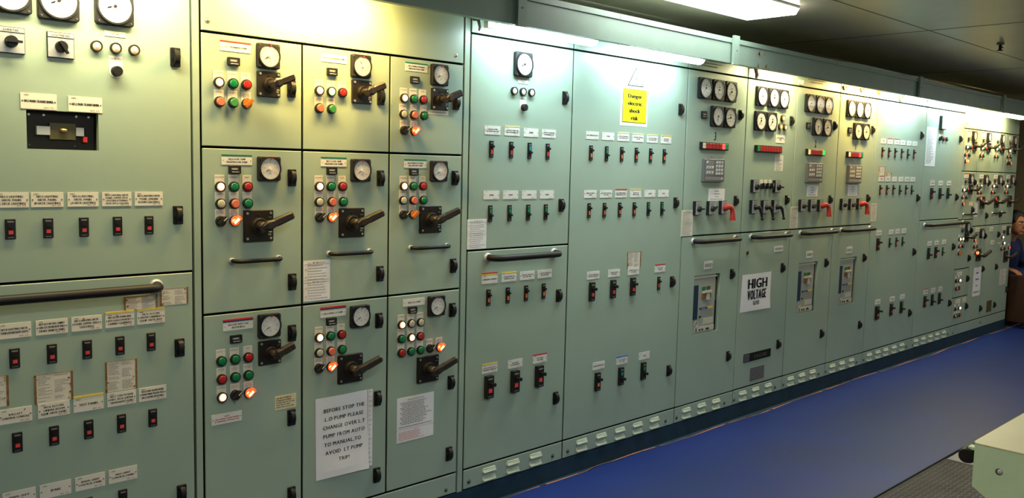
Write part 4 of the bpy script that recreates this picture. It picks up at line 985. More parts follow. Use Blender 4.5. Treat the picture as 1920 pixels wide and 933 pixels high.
# --- sections I, J
I = section('I', 'wide plain green section right of generator 1, with two rows of six narrow breakers', [(ZB, ZT)], louv=lou([(1629.3, 667.3), (1645.5, 662.2), (1660.2, 658), (1675.9, 653), (1690.6, 649)]), scr=lou([(1619, 674), (1699, 649)]))
plates(I, [(1656.5, 264.7), (1669, 265.3), (1681.6, 266.5), (1692.7, 267.5), (1704.7, 268), (1715.5, 269)], ['FORE MAST|LIGHTS', 'NO.1 FAN', 'NO.2 FAN', 'RADAR', 'GYRO', 'SPARE'], '-rr---', 0.088, 0.037)
brks(I, [(1655.4, 284.8), (1667.6, 285.3), (1679.3, 286.7), (1691.6, 287.6), (1703, 288.4), (1714.4, 289)], 'n', (4,), 'f_r')
plates(I, [(1652.6, 334.7), (1664.8, 335.2), (1677, 335.5), (1689.4, 336), (1700.8, 336), (1711.6, 336.3)], ['NO.1 DECK|MACHINE', 'NO.2 DECK|MACHINE', 'PUMP', 'SPARE', 'NO.3 PUMP', 'SPARE'], 'r-----', 0.088, 0.037)
brks(I, [(1651.2, 355.8), (1663.7, 355.8), (1675.7, 355.8), (1688, 355.8), (1699.4, 355.6), (1710.3, 355.5)], 'n', (3, 5), 'f_r')
plates(I, [(1648, 436.6)], ['GALLEY EQUIP.'], '-', 0.09, 0.037); plates(I, [(1671, 434.5), (1683, 433.6), (1694.8, 432.4)], ['SPARE', 'NO.4 FAN', 'SPARE'], '---', 0.082, 0.037)
brks(I, [(1647.3, 457.7)], 'b', (), 'f_r', d=.01); brks(I, [(1669, 454.7), (1681.3, 453.5), (1693, 452.3)], 'n', (0, 2), 'f_r')
plates(I, [(1645.5, 566), (1672.9, 559.5), (1691.8, 556.2)], ['DECK CRANE', 'NO.2 FEEDER', 'SPARE'], '---', 0.09, 0.037)
brks(I, [(1645, 586.2)], 'B', (), 'f_o', d=.01); brks(I, [(1672, 580.2), (1690.9, 575.7)], 'b', (1,), 'f_r', d=.01)
latch_p(I, 1730, 253.6); latch_p(I, 1722.5, 370.9); latch_p(I, 1715.2, 472); latch_p(I, 1707, 586.5)
J = section('J', 'green section with the long hanging notice and a small white-faced controller near its top', [(ZB, ZM), (ZM, ZT)], louv=lou([(1716.7, 641), (1730.5, 637), (1744, 633), (1756.6, 629), (1769.2, 625)]), scr=lou([(1711, 647), (1777, 626)]))
x, z = W(1773, 230, 0.03); mb = MB(); mb.rrect(-.055, .055, -.055, .055, .004, 0, -.024, 'black', .002); mb.rrect(-.052, .052, -.052, .052, .004, -.024, -.030, 'housing', .003); mb.box(-.03, .035, -.031, -.030, -.02, .035, 'relay_l'); put('controller', mb.mesh('controller'), J, (x, 0, z))
for (x, z), k in zip(row([(1764, 259.7), (1770.4, 260.3), (1776.3, 260.6)], .01), 'Srg'): lamp(J, x, z, k, '', k == 'S', 0.0175, 0)
plates(J, [(1748.4, 342.5), (1764, 343.6), (1779.3, 343.6)], ['NO.1 AIR COND.', 'SPARE', 'NO.2 HEATER'], 'l--', 0.09, 0.040)
brks(J, [(1747.6, 362.8), (1763.5, 362.5), (1778.3, 362)], 'b', (1, 2), 'f_r', d=.01)
xa, za = W(1733, 421); xb, zb = W(1805, 417.0); rail(J, xa, xb, (za + zb) / 2, 0.055, 0.0125)
plates(J, [(1742.8, 456.2), (1756.3, 454.4), (1769.8, 453.5)], ['SPARE', 'NO.1 PANEL', 'SPARE'], '---', 0.085, 0.037)
brks(J, [(1742, 475), (1755.4, 473)], 'b', (0,), 'f_r', d=.01); brks(J, [(1768.4, 471.2)], 'n', (0,))
plates(J, [(1735.6, 547), (1749.7, 543.5), (1763, 540.5)], ['NO.3 PANEL', 'SPARE', 'SPARE'], 'r--', 0.09, 0.040)
brks(J, [(1735, 565.2), (1748.7, 562.2), (1762.3, 559.2)], 'b', (1, 2), 'f_r', d=.01)
latch_p(J, 1802.5, 260.8); latch_p(J, 1795, 369.5); latch_p(J, 1788.8, 462.5); latch_p(J, 1781.6, 568.2)

# --- section K, right starter bank
x0, x1 = XS['K']; cK = (x0, 8.505, 8.872, 9.240, x1)
K = thing('starter_bank', 'green frame and blank top panel of the right motor starter bank at the far end', 'starter bank', (x0, 0, 0.092), 'starter bank frames')
bank_frame(K, x0, x1, cK, (ZB, 0.436, 0.690, 1.130, 1.558, 1.930), 1.930)
screw(K, 8.19, 1.98, .009, 'steel'); screw(K, 8.9, .14, .008); screw(K, 8.2, .12, .008)
gk = 'far motor starter units'
def kun(c0, c1, z0, z1, label, *a, **k): return unit(cK[c0], cK[c1], z0, z1, label, *a, group=gk, far=True, **k)
kun(0, 1, 1.558, 1.930, 'top left starter unit of the far bank, its lowest lamp lit orange', (1818, 250, 'r', 'NO.2 PUMP'), (1816.5, 260.5), [[(1813.7, 275.5, 'w'), (1821, 277, 'r')], [(1811.4, 289.4, 's'), (1818.6, 290.7, 'g')], [(1812, 302, 'A')]], (1828, 254.6), (1828.4, 274, SM))
kun(1, 2, 1.558, 1.930, 'second starter unit from the left in the top row of the far bank', (1844.8, 252.5, 'r', 'NO.3 PUMP'), (1844, 263.6), [[(1841.8, 278, 'w'), (1848.5, 278.8, 'r')], [(1839.7, 291.4, 's'), (1844.8, 291.7, 'g')]], (1855.4, 257.2), (1854.6, 276.5, SM))
kun(2, 3, 1.558, 1.930, 'third starter unit from the left in the top row of the far bank', (1874, 254.8, '', 'BILGE PUMP'), (1870.6, 266.2), [[(1868.8, 279.8, 'w'), (1874.6, 280.4, 'r')], [(1867, 293.2, 's'), (1872, 293.4, 'g')]], (1880.9, 260.3), (1880.4, 278.3, SM))
kun(3, 4, 1.558, 1.930, 'starter unit at top right corner of the far bank, nearest the end wall', (1896.3, 258.5, '', 'SLUDGE PUMP'), (1894, 268.3), [[(1893.2, 282.4, 'w')], [(1890.7, 293.2, 's'), (1896, 293.6, 'p')], [(1890.7, 306, 'S'), (1896, 306.4, 'R')]], (1903.5, 263.4), (1902.5, 279.8, SM))
u = kun(0, 1, 1.130, 1.558, 'left-end starter unit in the second row of the far bank, with yellow sticker', (1812.2, 329, 'r', 'NO.2 FAN'), (1810.6, 340), [[(1807.5, 355.5, 'w'), (1814.7, 356.3, 'r')], [(1805.7, 369, 's'), (1813.2, 370, 'g')], [(1806.8, 382, 'R')]], (1822, 334.4), (1820.6, 355, SM), [(1828.9, 342), (1824.8, 393.6)], hnd((1805.5, 402), (1824, 400)))
x, z = W(1820.4, 382); mb = MB(); mb.box(-.05, .05, -.001, 0, -.018, .018, 'paper_y'); put('yellow_sticker', mb.mesh('yellow_sticker'), u, (x, 0, z))
kun(1, 2, 1.062, 1.558, 'second starter unit of the second row in the far bank, its green lamp lit', (1840.5, 330.5, '', 'NO.1 C.F.W. PUMP'), (1838.4, 339), [[(1834.7, 348.6, 'c'), (1839.7, 348.6, 'G')], [(1835.3, 360.7, 's'), (1840.5, 361, 'g')], [(1834.6, 372.5, 'S'), (1839.7, 372.5, 'R')]], (1849.5, 336.2), (1842.5, 379.4, BG), [(1855.4, 342.6), (1850.8, 404.4)])
kun(2, 3, 1.062, 1.558, 'third starter unit of the second row of the far bank, with a small rail below', (1867.5, 331, '', 'NO.2 C.F.W. PUMP'), (1865.2, 339.5), [[(1863, 348.6, 'w'), (1869, 349, 'r')], [(1861, 360, 's'), (1866.2, 360, 'g')], [(1867, 372, 'R')]], (1875.7, 336.5), (1869.3, 378, BG), [(1881.6, 342.9), (1876.5, 401.8)], hnd((1860, 399), (1878, 398)))
kun(3, 4, 1.062, 1.558, 'starter unit of the second row in the far bank nearest the seated person', (1891.2, 331, '', 'NO.3 C.F.W. PUMP'), (1889, 339), [[(1888, 348.8, 'w'), (1893.5, 349, 'r')], [(1886, 359.6, 's'), (1890.7, 359.8, 'g')]], (1899, 336.5), (1893.2, 376.9, BG), [(1905.3, 342.6)])
u = kun(0, 1, 0.690, 1.130, 'left column starter unit of the far bank directly above the two small units', (1805, 421.8, '', 'H.F.O. PUMP'), (1804.3, 432.1), [[(1800.5, 447.8, 'w'), (1805.6, 447.8, 'G')], [(1800, 461.4, 's'), (1806.5, 461, 'g')], [(1799, 474.8, 'a')]], (1815.4, 425.2), (1813, 444, SM), [(1821.8, 432), (1818.2, 483.7)])
u = kun(1, 2, ZB, 1.062, 'tall starter door in the far bank holding the hanging white notice', (1833, 430, '', 'NO.1 M/E L.O. PUMP'), None, [[(1828.8, 450.3, 'R')], [(1828, 462.3, 's'), (1832.4, 462, 'g')], [(1830.8, 474, 'A')]], (1842, 437.2), (1835.2, 477.6, BG), [(1848.3, 442), (1844, 504), (1839.4, 578)])
u = kun(2, 4, ZB, 1.062, 'widest starter door of the far bank, at its lower right end with a brown plate', (1883, 426.5, '', 'NO.2 M/E L.O. PUMP'), (1882.6, 434.5), [[(1880.4, 444.4, 'w')], [(1882.6, 455.3, 'w')], [(1879, 465.9, 's'), (1884.6, 465.3, 'g'), (1893, 464, 'R')]], (1892.4, 431.6), (1886, 480.4, BG), [(1873.4, 439.4), (1869.2, 500), (1865.6, 571.3)])
latch(u, 9.585, 0.40); x, z = W(1854, 573.5); mb = MB(); mb.box(-.07, .07, -.002, 0, -.055, .055, 'brass_d'); put('rating_plate', mb.mesh('rating_plate'), u, (x, 0, z))
for p, w_ in (((1859, 429.4), .09), ((1860.9, 454), .09)): x, z = W(*p); nameplate(u, x, z, w_, .04, 'STOP VALVE', '', '', '', 'plate')
kun(0, 1, 0.436, 0.690, 'small starter unit in the far bank, upper of the two below the left end unit', (1799, 512.5, '', 'NO.4 FAN'), None, [[(1794, 525.8, 'g'), (1799.7, 525.8, 'w')], [(1794.2, 540.3, 's'), (1799, 539.8, 'r')]], None, None, [(1815.4, 522.2)])
u = kun(0, 1, ZB, 0.436, 'small starter unit in the far bank, at the very bottom of its left column', (1795.9, 564, '', 'NO.5 FAN'), None, [[(1792.5, 578.5, 'g'), (1799.5, 577.2, 'w')], [(1791.2, 592, 's'), (1795.6, 591, 'g'), (1800, 590.5, 'r')]], None, None, [(1813, 573.8)])
x, z = W(1808, 561.8); mb = MB(); mb.box(-.045, .045, -.001, 0, -.022, .022, 'paper_y'); put('yellow_sticker', mb.mesh('yellow_sticker'), u, (x, 0, z))

# --- small fittings on the top panels
def bracket(parent, px, py, m, w=.02, h=.05, d=.03):
    x, z = W(px, py, d); mb = MB(); mb.tube([(0, 0, h * .5), (0, -d, h * .4), (w * .4, -d * 1.1, -h * .2), (w * .2, -d, -h * .5)], [w * .35, w * .4, w * .35, w * .2], m, 8); put('hanging_clip', mb.mesh('hanging_clip'), parent, (x, 0, z))
bracket(C, 897, 46, 'dsteel'); bracket(F, 1417, 135, 'dsteel', .04, .07)
x, z = W(917, 45, .01); mb = MB(); mb.box(-.018, .018, -.025, 0, -.018, .022, 'plate'); mb.disc(.024, 0, .012, 0, -.01, 'steel', 12); put('cable_clip', mb.mesh('cable_clip'), C, (x, 0, z))
SECT = {'D': D, 'F': F, 'I': I, 'J': J, 'C': C, 'E': GE, 'G': GG, 'H': GH}

# ---------------------------------------------------------------- notices and stickers
def sheet_mesh(w, h, m, bulge=0.003, nx=8, nz=10, curl=0.0, skew=0.0):
    mb = MB(); vs = []; fs = []
    for layer in (0, 1):
        for j in range(nz + 1):
            for i in range(nx + 1):
                u, v = i / nx, j / nz
                y = -0.0006 - bulge * (math.sin(u * PI) ** 2) * (0.4 + 0.6 * math.sin(v * 7 + 1) ** 2) - curl * (u * (1 - v)) ** 3 - (0.0004 if layer else 0)
                vs.append(((u - .5) * w + skew * (v - .5) * w, y, (v - .5) * h))
    n = nx + 1; N = n * (nz + 1)
    for L in (0, 1):
        for j in range(nz):
            for i in range(nx): a = L * N + j * n + i; fs.append((a, a + 1, a + n + 1, a + n) if L else (a, a + n, a + n + 1, a + 1))
    mb.add(vs, fs, m, False); return mb
def sticker(name, label, cat, px, py, w, h, style, m='paper_o', group=None, seed=1, rot=0, text=None, bulge=0.0):
    x, z = W(px, py) if py is not None else px
    rnd = random.Random(seed); mb = MB(); t = 0.0008 if bulge == 0 else 0.0004
    if bulge: mb = sheet_mesh(w, h, m, bulge)
    else: mb.box(-w / 2, w / 2, -t, 0, -h / 2, h / 2, m)
    y = -t - 0.0004 - bulge - (0.0006 if bulge else 0)
    if style == 'caution':
        n = 14
        for i in range(n):
            zz = h * (0.44 - i * 0.88 / (n - 1))
            if i in (0, 7):
                mb.text('DANGER' if i == 0 else 'CAUTION', w * .18, zz, h * .035, y, 'grey_ink', w * .45)
                mb.prism([(-w * .34, zz - h * .018), (-w * .22, zz - h * .018), (-w * .28, zz + h * .018)], -t, -t - .0006, 'yel'); mb.box(-w * .16, -w * .08, y, -t, zz - h * .012, zz + h * .012, 'grey_ink'); mb.box(-w * .03, w * .05, y, -t, zz - h * .012, zz + h * .012, 'grey_ink')
            else:
                mb.words(-w * .32, w * .44, zz, h * .013, y, 'grey_ink', rnd, rnd.uniform(.6, 1), (2, 9))
                if i in (2, 5, 9, 12): mb.prism([(-w * .46, zz - h * .02), (-w * .37, zz - h * .02), (-w * .415, zz + h * .02)], -t, -t - .0006, 'yel')
        for zz in (.40, .02, -.04): mb.box(-w * .47, w * .47, y, -t, h * zz, h * zz + h * .004, 'grey_ink')
        mb.box(-w * .34, -w * .335, y, -t, -h * .46, h * .46, 'grey_ink')
    elif style == 'rust':
        n = max(4, int(h / 0.0052))
        for i in range(n):
            zz = h * (.42 - i * .84 / (n - 1))
            for a, b in ((-.40, -.04), (.02, .40)):
                if rnd.random() < .85: mb.words(w * a, w * b, zz, 0.0017, y, 'grey_ink', rnd, rnd.uniform(.5, 1), (1, 5))
        mb.box(-w * .5, -w * .44, y - .0004, -t, -h * .5, h * .5, 'tape'); mb.box(w * .44, w * .5, y - .0004, -t, -h * .5, h * .5, 'tape')
        for i in range(6):
            xx = rnd.choice((-1, 1)) * rnd.uniform(.38, .45) * w; zz = rnd.uniform(-.45, .45) * h; mb.disc(xx, zz, rnd.uniform(.0018, .0038), -t, y - .0006, 'tape' if i % 2 else 'tape_l', 7)
        mb.box(-w * .5, w * .5, y - .0003, -t, h * .49, h * .52, 'tape_l')
    elif style == 'list':
        n = max(5, int(h / 0.012))
        for i in range(n): mb.words(-w * .42, w * .42, h * (.42 - i * .84 / (n - 1)), h * .35 / n if h * .35 / n < .004 else .004, y, 'grey_ink', rnd, rnd.uniform(.5, 1), (1, 5))
    elif style == 'three':
        for i, k in enumerate((.25, .3, .2, .6)): mb.words(-w * k / 1.6, w * k / 1.6, h * (.30 - i * .22), h * .05, y, 'blue_ink' if i < 2 else 'grey_ink', rnd, 1, (1, 3))
    elif style == 'oper':
        mb.text('OPERATION INSTRUCTION', 0, h * .43, h * .030, y, 'ink', w * .45)
        for i in range(14): mb.words(-w * .42 + (i % 3) * w * .03, w * .44, h * (.375 - i * .0365), h * .018, y, 'grey_ink', rnd, rnd.uniform(.7, 1), (1, 3))
        mb.words(-w * .45, w * .45, -h * .165, h * .012, y, 'ink', rnd); mb.box(-w * .5, w * .5, y, -t, -h * .215, -h * .212, 'grey_ink')
        mb.text('CAUTION', 0, -h * .245, h * .02, y, 'pink_ink')
        for i in range(6): mb.words(-w * .45, w * .45, -h * (.285 + i * .033), h * .015, y, 'pink_ink', rnd, rnd.uniform(.5, 1), (1, 4))
    elif style == 'yellowed':
        for i in range(5): mb.words(-w * .44, w * .4, h * (.32 - i * .16), h * .07, y, 'tape' if i < 2 else 'grey_ink', rnd, rnd.uniform(.6, 1), (1, 5))
    o = put(name, mb.mesh(name, False), None, (x, 0, z)); tag(o, label, cat, group)
    return o
gr = 'rust-edged typed lists on the far left section'
sticker('typed_list', 'rust-edged typed list half under the end of the long black rail', 'paper label', 264, 566, 0.106, 0.043, 'rust', group=gr, seed=1)
sticker('typed_list', 'rust-edged typed list just right of the end of the longest black rail', 'paper label', 326.5, 555, 0.093, 0.055, 'rust', group=gr, seed=2)
sticker('typed_list', 'brown-taped typed list cut by the left edge of the photo', 'paper label', -22, 737, 0.105, 0.090, 'rust', group=gr, seed=3)
sticker('typed_list', 'brown-taped two-column list with a beige smudge, left of the TEST PANEL plate', 'paper label', 101, 726, 0.108, 0.088, 'rust', group=gr, seed=4)
sticker('typed_list', 'rust-edged two-column list above the NO.7 220V plate, right of the TEST PANEL plate', 'paper label', 227.5, 703.5, 0.098, 0.096, 'rust', group=gr, seed=5)
gc = 'printed caution stickers'
sticker('caution_sticker', 'printed danger and caution sticker below the small rail of the centre starter unit', 'sticker', 594, 525.3, 0.112, 0.150, 'caution', 'paper', gc, 3)
sticker('caution_sticker', 'printed danger and caution sticker beside the left post, above the thick black rail', 'sticker', 894, 438.5, 0.110, 0.128, 'caution', 'paper', gc, 4)
sticker('caution_sticker', 'printed caution sticker at the lower left of the generator 3 upper door', 'sticker', 1288, 418, 0.112, 0.145, 'caution', 'paper_o', gc, 5)
sticker('caution_sticker', 'printed caution sticker at the lower left of the generator 2 upper door', 'sticker', 1488.7, 407.5, 0.105, 0.142, 'caution', 'paper_o', gc, 6)
sticker('caution_sticker', 'printed caution sticker just right of generator 1, beside its red handle', 'sticker', 1638, 398, 0.095, 0.135, 'caution', 'paper_o', gc, 7)
sticker('instruction_sticker', 'narrow lettered sticker under the red alarm strip of the synchronising section', 'sticker', 1460.5, 305.5, 0.100, 0.100, 'list', 'plate_w', seed=8)
sticker('operation_sheet', 'operation sheet in black and red print below the isolator on the bottom right starter', 'sheet', 779, 781.5, 0.190, 0.186, 'oper', 'paper', seed=9)
sticker('yellowed_label', 'yellowed printed label beside the lower latch of the bottom left starter', 'sticker', 535.5, 752.5, 0.086, 0.052, 'yellowed', 'paper_y', seed=10)
sticker('typed_list', 'brown-framed list above the breakers in the lower half of the shock-warning section', 'paper label', 1188.5, 486.5, 0.115, 0.082, 'rust', 'paper_o', 'rust-edged lists on other sections', 11)
sticker('typed_list', 'brown-edged list above the second breaker row, left one of two just right of generator 1', 'paper label', 1653, 320.5, 0.110, 0.070, 'rust', 'paper_o', 'rust-edged lists on other sections', 12)
sticker('typed_list', 'smaller brown list, right one of two just right of generator 1', 'paper label', 1666.5, 327.5, 0.090, 0.040, 'rust', 'paper_y', 'rust-edged lists on other sections', 13)
gp = 'white notes above the red handles'
sticker('paper_note', 'white note above the red handle switch of generator 3', 'note', 1343.5, 365, 0.165, 0.070, 'three', 'paper', gp, 14)
sticker('paper_note', 'white note above the red handle switch of generator 2', 'note', 1523, 357.5, 0.145, 0.074, 'three', 'paper', gp, 15)
sticker('paper_note', 'white note above the red handle switch of generator 1', 'note', 1598.7, 356.5, 0.150, 0.076, 'three', 'paper', gp, 16)
sticker('small_label', 'tiny white label under the alarm strip of generator 1', 'sticker', 1602.6, 300.7, 0.055, 0.026, 'list', 'paper_o', seed=17)
sticker('long_notice', 'long white printed notice hanging beside the small controller near the ceiling', 'notice', 1745.5, 275, 0.205, 0.315, 'list', 'paper', seed=18)
sticker('narrow_notice', 'narrow white notice between the first two columns of the far starter bank', 'notice', 1829.5, 393, 0.075, 0.125, 'list', 'paper', seed=19)
sticker('white_notice', 'white notice hanging on the tall starter door of the far bank', 'notice', 1831.5, 527.5, 0.200, 0.270, 'three', 'paper', seed=20)
sticker('grey_notice', 'greyish notice on the widest lower door of the far bank, beside the seated person', 'notice', 1880, 518.5, 0.180, 0.155, 'list', 'paper_o', seed=21)
# large typed notice
(xa, za), (xb, zb) = W(592, 748), W(688, 876); w, h = xb - xa, za - zb; xc, zc = (xa + xb) / 2, (za + zb) / 2
root = thing('typed_notice', 'large white typed notice on stopping the L.O. pump, taped to the bottom middle starter', 'notice', (xc, 0, zb))
mb = sheet_mesh(w, h, 'paper', 0.004, 10, 12, 0.012, -0.015)
y = -0.0062
for i, l in enumerate(['BEFORE STOP THE', 'L.O PUMP PLEASE', 'CHANGE OVER L.T', 'PUMP FROM AUTO', 'TO MANUAL,TO', 'AVOID  LT PUMP', 'TRIP!']):
    mb.text(l, w * 0.03 - (0.006 if i in (4,) else 0), h * (0.335 - i * 0.104), 0.0145, y + 0.0010, 'ink', w * 0.86, bold=0.035, xs=0.95, sp=0.17)
put('paper_sheet', mb.mesh('paper_sheet', False), root, (xc, 0, zc))
mb = sheet_mesh(0.022, h * 0.98, 'paper', 0.001, 2, 10)
rnd = random.Random(2)
for i in range(16): mb.words(-.007, rnd.uniform(-.001, .006), h * (.46 - i * .06), .003, -0.0030, 'grey_ink', rnd, 1, (1, 2))
put('rear_sheet', mb.mesh('rear_sheet', False), root, (xc + w / 2 + 0.013, 0, zc + 0.002))
# high voltage notice
(xa, za), (xb, zb) = W(1391, 515.5), W(1442, 576); w, h = xb - xa, za - zb; xc, zc = (xa + xb) / 2, (za + zb) / 2
mb = sheet_mesh(w, h, 'paper', 0.004, 10, 10, 0.01, 0.03); y = -0.0062
mb.text('HIGH', 0.01, h * .24, h * .26, y, 'ink', w * .64, bold=0.07, xs=1.1, sp=.16); mb.text('VOLTAGE', 0.005, -h * .06, h * .25, y, 'ink', w * .62, bold=0.05, sp=.20); mb.text('GLOVES', 0.0, -h * .29, h * .11, y, 'ink', w * .21, bold=0.03)
tag(put('high_voltage_notice', mb.mesh('high_voltage_notice', False), None, (xc, 0, zc)), 'crumpled white paper reading HIGH VOLTAGE GLOVES between generators 3 and 2', 'notice')
# danger sign and triangle
(xa, za), (xb, zb) = (3.440, 1.915), (3.650, 1.728)
mb = MB(); mb.box(3.432, 3.652, -0.0008, 0, 1.726, 1.916, 'plate_w'); mb.box(3.449, 3.642, -0.0014, -0.0008, 1.743, 1.911, 'ink'); mb.box(3.4515, 3.6395, -0.0018, -0.0014, 1.7455, 1.9085, 'sign_y')
for i, (l, wm) in enumerate((('Danger', .118), ('electric', .124), ('shock', .098), ('risk', .062))): mb.text(l, 3.5455, 1.8765 - i * 0.0365, 0.0195, -0.0023, 'ink', wm, bold=0.11, xs=1.3)
tag(put('danger_sign', mb.mesh('danger_sign')), 'yellow sign reading Danger electric shock risk', 'sign')
mb = MB(); A0, B0, C0 = (3.548, 2.018), (3.484, 1.926), (3.612, 1.926)
mb.prism([B0, C0, A0], 0, -.0008, 'ink'); cx, cz = 3.548, 1.957
def sc(p, k): return (cx + (p[0] - cx) * k, cz + (p[1] - cz) * k)
mb.prism([sc(B0, .88), sc(C0, .88), sc(A0, .88)], -.0008, -.0013, 'plate_w')
b = [(3.549, 1.985), (3.541, 1.961), (3.551, 1.963), (3.546, 1.940), (3.542, 1.944), (3.546, 1.932), (3.553, 1.941), (3.549, 1.941), (3.556, 1.967), (3.546, 1.965), (3.552, 1.985)]
mb.add([(p[0], -.0018, p[1]) for p in b], [(0, 1, 2, 8, 9, 10), (2, 3, 7, 8), (4, 5, 6, 7, 3)], 'ink')
tag(put('warning_triangle', mb.mesh('warning_triangle', False)), 'white triangle sign with black lightning bolt above the yellow sign', 'sign')

# ---------------------------------------------------------------- light canopy above the board
YV = -0.27
edges = [-0.6, 2.45, 4.00, 6.40, 8.18, 10.2]
labs = ['dark grey-green canopy length over the far left section and the left starter bank', 'canopy length above the round-meter section and the yellow sign', 'chipped canopy length above the three generator sections',
        'canopy length between the generator sections and the far starter bank', 'pale canopy length over the far starter bank, nearest the end wall']
for i in range(5):
    a, b = edges[i] + 0.002, edges[i + 1] - 0.002
    t = thing('light_canopy', labs[i], 'light canopy', ((a + b) / 2, YV, 2.066), 'light canopy lengths')
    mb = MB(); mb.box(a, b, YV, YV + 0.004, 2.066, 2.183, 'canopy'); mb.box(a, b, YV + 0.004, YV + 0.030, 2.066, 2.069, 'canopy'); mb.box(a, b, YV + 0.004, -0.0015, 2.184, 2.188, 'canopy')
    if i == 2:
        rnd = random.Random(9)
        for k in range(9):
            x = 4.28 + rnd.uniform(-.05, .05) + (k // 5) * .02; z = (2.135, 2.085)[k % 2] + rnd.uniform(-.012, .012)
            mb.prism([(x + rnd.uniform(.004, .013) * math.cos(t_), z + rnd.uniform(.008, .02) * math.sin(t_)) for t_ in [2 * PI * q / 7 for q in range(7)]], YV, YV - 0.0006, 'canopy_chip')
        for k in range(60):
            x = rnd.uniform(4.2, 5.6); w = rnd.uniform(.01, .05); mb.box(x, x + w, YV - .0008, YV, 2.066, 2.066 + rnd.uniform(.001, .004), 'canopy_chip')
    put('front_plate', mb.mesh('front_plate'), t, (0, 0, 0))
    mb = MB(); js = {0: (1.2,), 1: (3.075,), 2: (5.15,), 3: (7.35,), 4: ()}[i]; cuts = [a] + list(js) + [b]
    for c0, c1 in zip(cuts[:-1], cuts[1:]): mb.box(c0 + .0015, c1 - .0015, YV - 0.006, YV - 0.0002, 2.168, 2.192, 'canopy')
    put('top_trim', mb.mesh('top_trim'), t, (0, 0, 0))
    if i < 4:
        mb = MB(); mb.box(b - 0.02, b + 0.028, YV - 0.022, YV - 0.007, 2.058, 2.205, 'canopy'); mb.disc(b + .005, 2.13, .004, YV - .022, YV - .0235, 'dsteel', 8); put('joint_bracket', mb.mesh('joint_bracket'), t, (0, 0, 0))
# stays that carry the small hanging eyes on the top panels
def eye(px, py, m, lab, r=0.045):
    x, z = W(px, py, 0.01); mb = MB(); pts = [(r * math.cos(t_), r * math.sin(t_) + .01) for t_ in [PI + PI * i / 12 for i in range(13)]]
    inn = [(r * .4 * math.cos(t_), r * .4 * math.sin(t_) + .01) for t_ in [PI + PI * i / 12 for i in range(13)]]
    vs = [(p[0], -0.012, p[1]) for p in pts + inn] + [(p[0], 0, p[1]) for p in pts + inn]; fs = []
    for i in range(12): fs += [(i, i + 1, 14 + i, 13 + i), (i, i + 1, 27 + i, 26 + i), (13 + i, 14 + i, 40 + i, 39 + i)]
    mb.add(vs, fs, m, False); return mb.mesh('lifting_eye'), x, z
me, x, z = eye(1692, 182, 'tape_l', '', 0.05); put('lifting_eye', me, I, (x, 0, z))
for sec_, px, py, mt in (('G', 1503, 153, 'plate'), ('H', 1586, 164, 'dsteel'), ('H', 1618, 168, 'dsteel'), ('I', 1651, 172, 'tape_l')):
    me, x, z = eye(px, py, mt, '', .030); put('lifting_eye', me, SECT[sec_], (x, 0, z))
for sec_, px, py in (('E', 1332, 121), ('G', 1533, 153)):
    x, z = W(px, py); mb = MB(); rnd = random.Random(px)
    for i in range(3): mb.words(-.16 + .03 * i, .16 - .04 * i, .020 - i * .015, .006, -.0006, 'canopy_chip', rnd, 1, (1, 3))
    put('faded_stencil', mb.mesh('faded_stencil', False), SECT[sec_], (x, 0, z))

# fluorescent fittings hung under the canopy
def fitting(x0, x1, z, kind, label, y=-0.15, r=0.034, group='canopy strip lights'):
    t = thing('strip_light', label, 'strip light', ((x0 + x1) / 2, y, z + r), group)
    mb = MB(); mb.box(x0, x1, y - .030, y + .030, z + .002, 2.182, 'housing'); put('light_housing', mb.mesh('light_housing'), t, (0, 0, 0))
    mb = MB(); n = 10; vs = []; fs = []
    prof = [(y + r * math.cos(PI + PI * i / n), z + r * math.sin(PI + PI * i / n) * 0.95) for i in range(n + 1)]
    xs_ = [x0 + .03, x1 - .03]
    for x in xs_: vs += [(x, p[0], p[1]) for p in prof]
    fs = [(i, i + 1, n + 2 + i, n + 1 + i) for i in range(n)]; mb.add(vs, fs, kind, True); mb.add([vs[0], vs[n], vs[2 * n + 1], vs[n + 1]], [(0, 1, 2, 3)], 'housing')
    put('diffuser', mb.mesh('diffuser', False), t, (0, 0, 0))
    for a, s in ((x0, 1), (x1, -1)):
        mb = MB(); vs = []; k = 4
        for q in range(k + 1):
            f = math.sin(q / k * PI / 2); xx = a + s * 0.03 * q / k
            vs += [(xx, y + (p[0] - y) * (0.25 + .75 * f), z + (p[1] - z) * (0.25 + .75 * f)) for p in prof]
        m_ = n + 1; fs = [(q * m_ + i, q * m_ + i + 1, (q + 1) * m_ + i + 1, (q + 1) * m_ + i) for q in range(k) for i in range(n)] + [tuple(range(m_))]
        mb.add(vs, fs, 'tube_end', True); put('end_cap', mb.mesh('end_cap', False), t, (0, 0, 0))
fitting(0.62, 1.22, 2.105, 'tube_m', 'strip light above the far left section, its glow on the round meters')
fitting(1.38, 1.98, 2.120, 'tube_w', 'yellow strip light above the left starter bank')
fitting(2.47, 3.065, 2.088, 'tube_c', 'white strip light above the section with the thick black rail')
fitting(3.25, 3.91, 2.088, 'tube_c', 'white strip light above the yellow shock sign')
fitting(4.62, 5.15, 2.135, 'tube_m', 'warm strip light behind the canopy over the synchronising section')
fitting(5.80, 6.35, 2.135, 'tube_w', 'warm strip light behind the canopy over generator 1')
fitting(6.46, 7.10, 2.118, 'tube_c', 'white strip light right of generator 1, over the plain section')
fitting(7.35, 8.02, 2.118, 'tube_c', 'white strip light over the long hanging notice')
fitting(8.15, 8.50, 2.125, 'tube_w', 'short yellow strip light at the left end of the far starter bank')
fitting(8.55, 9.17, 2.084, 'tube_m', 'bright strip light at the right end of the canopy, over the far bank')

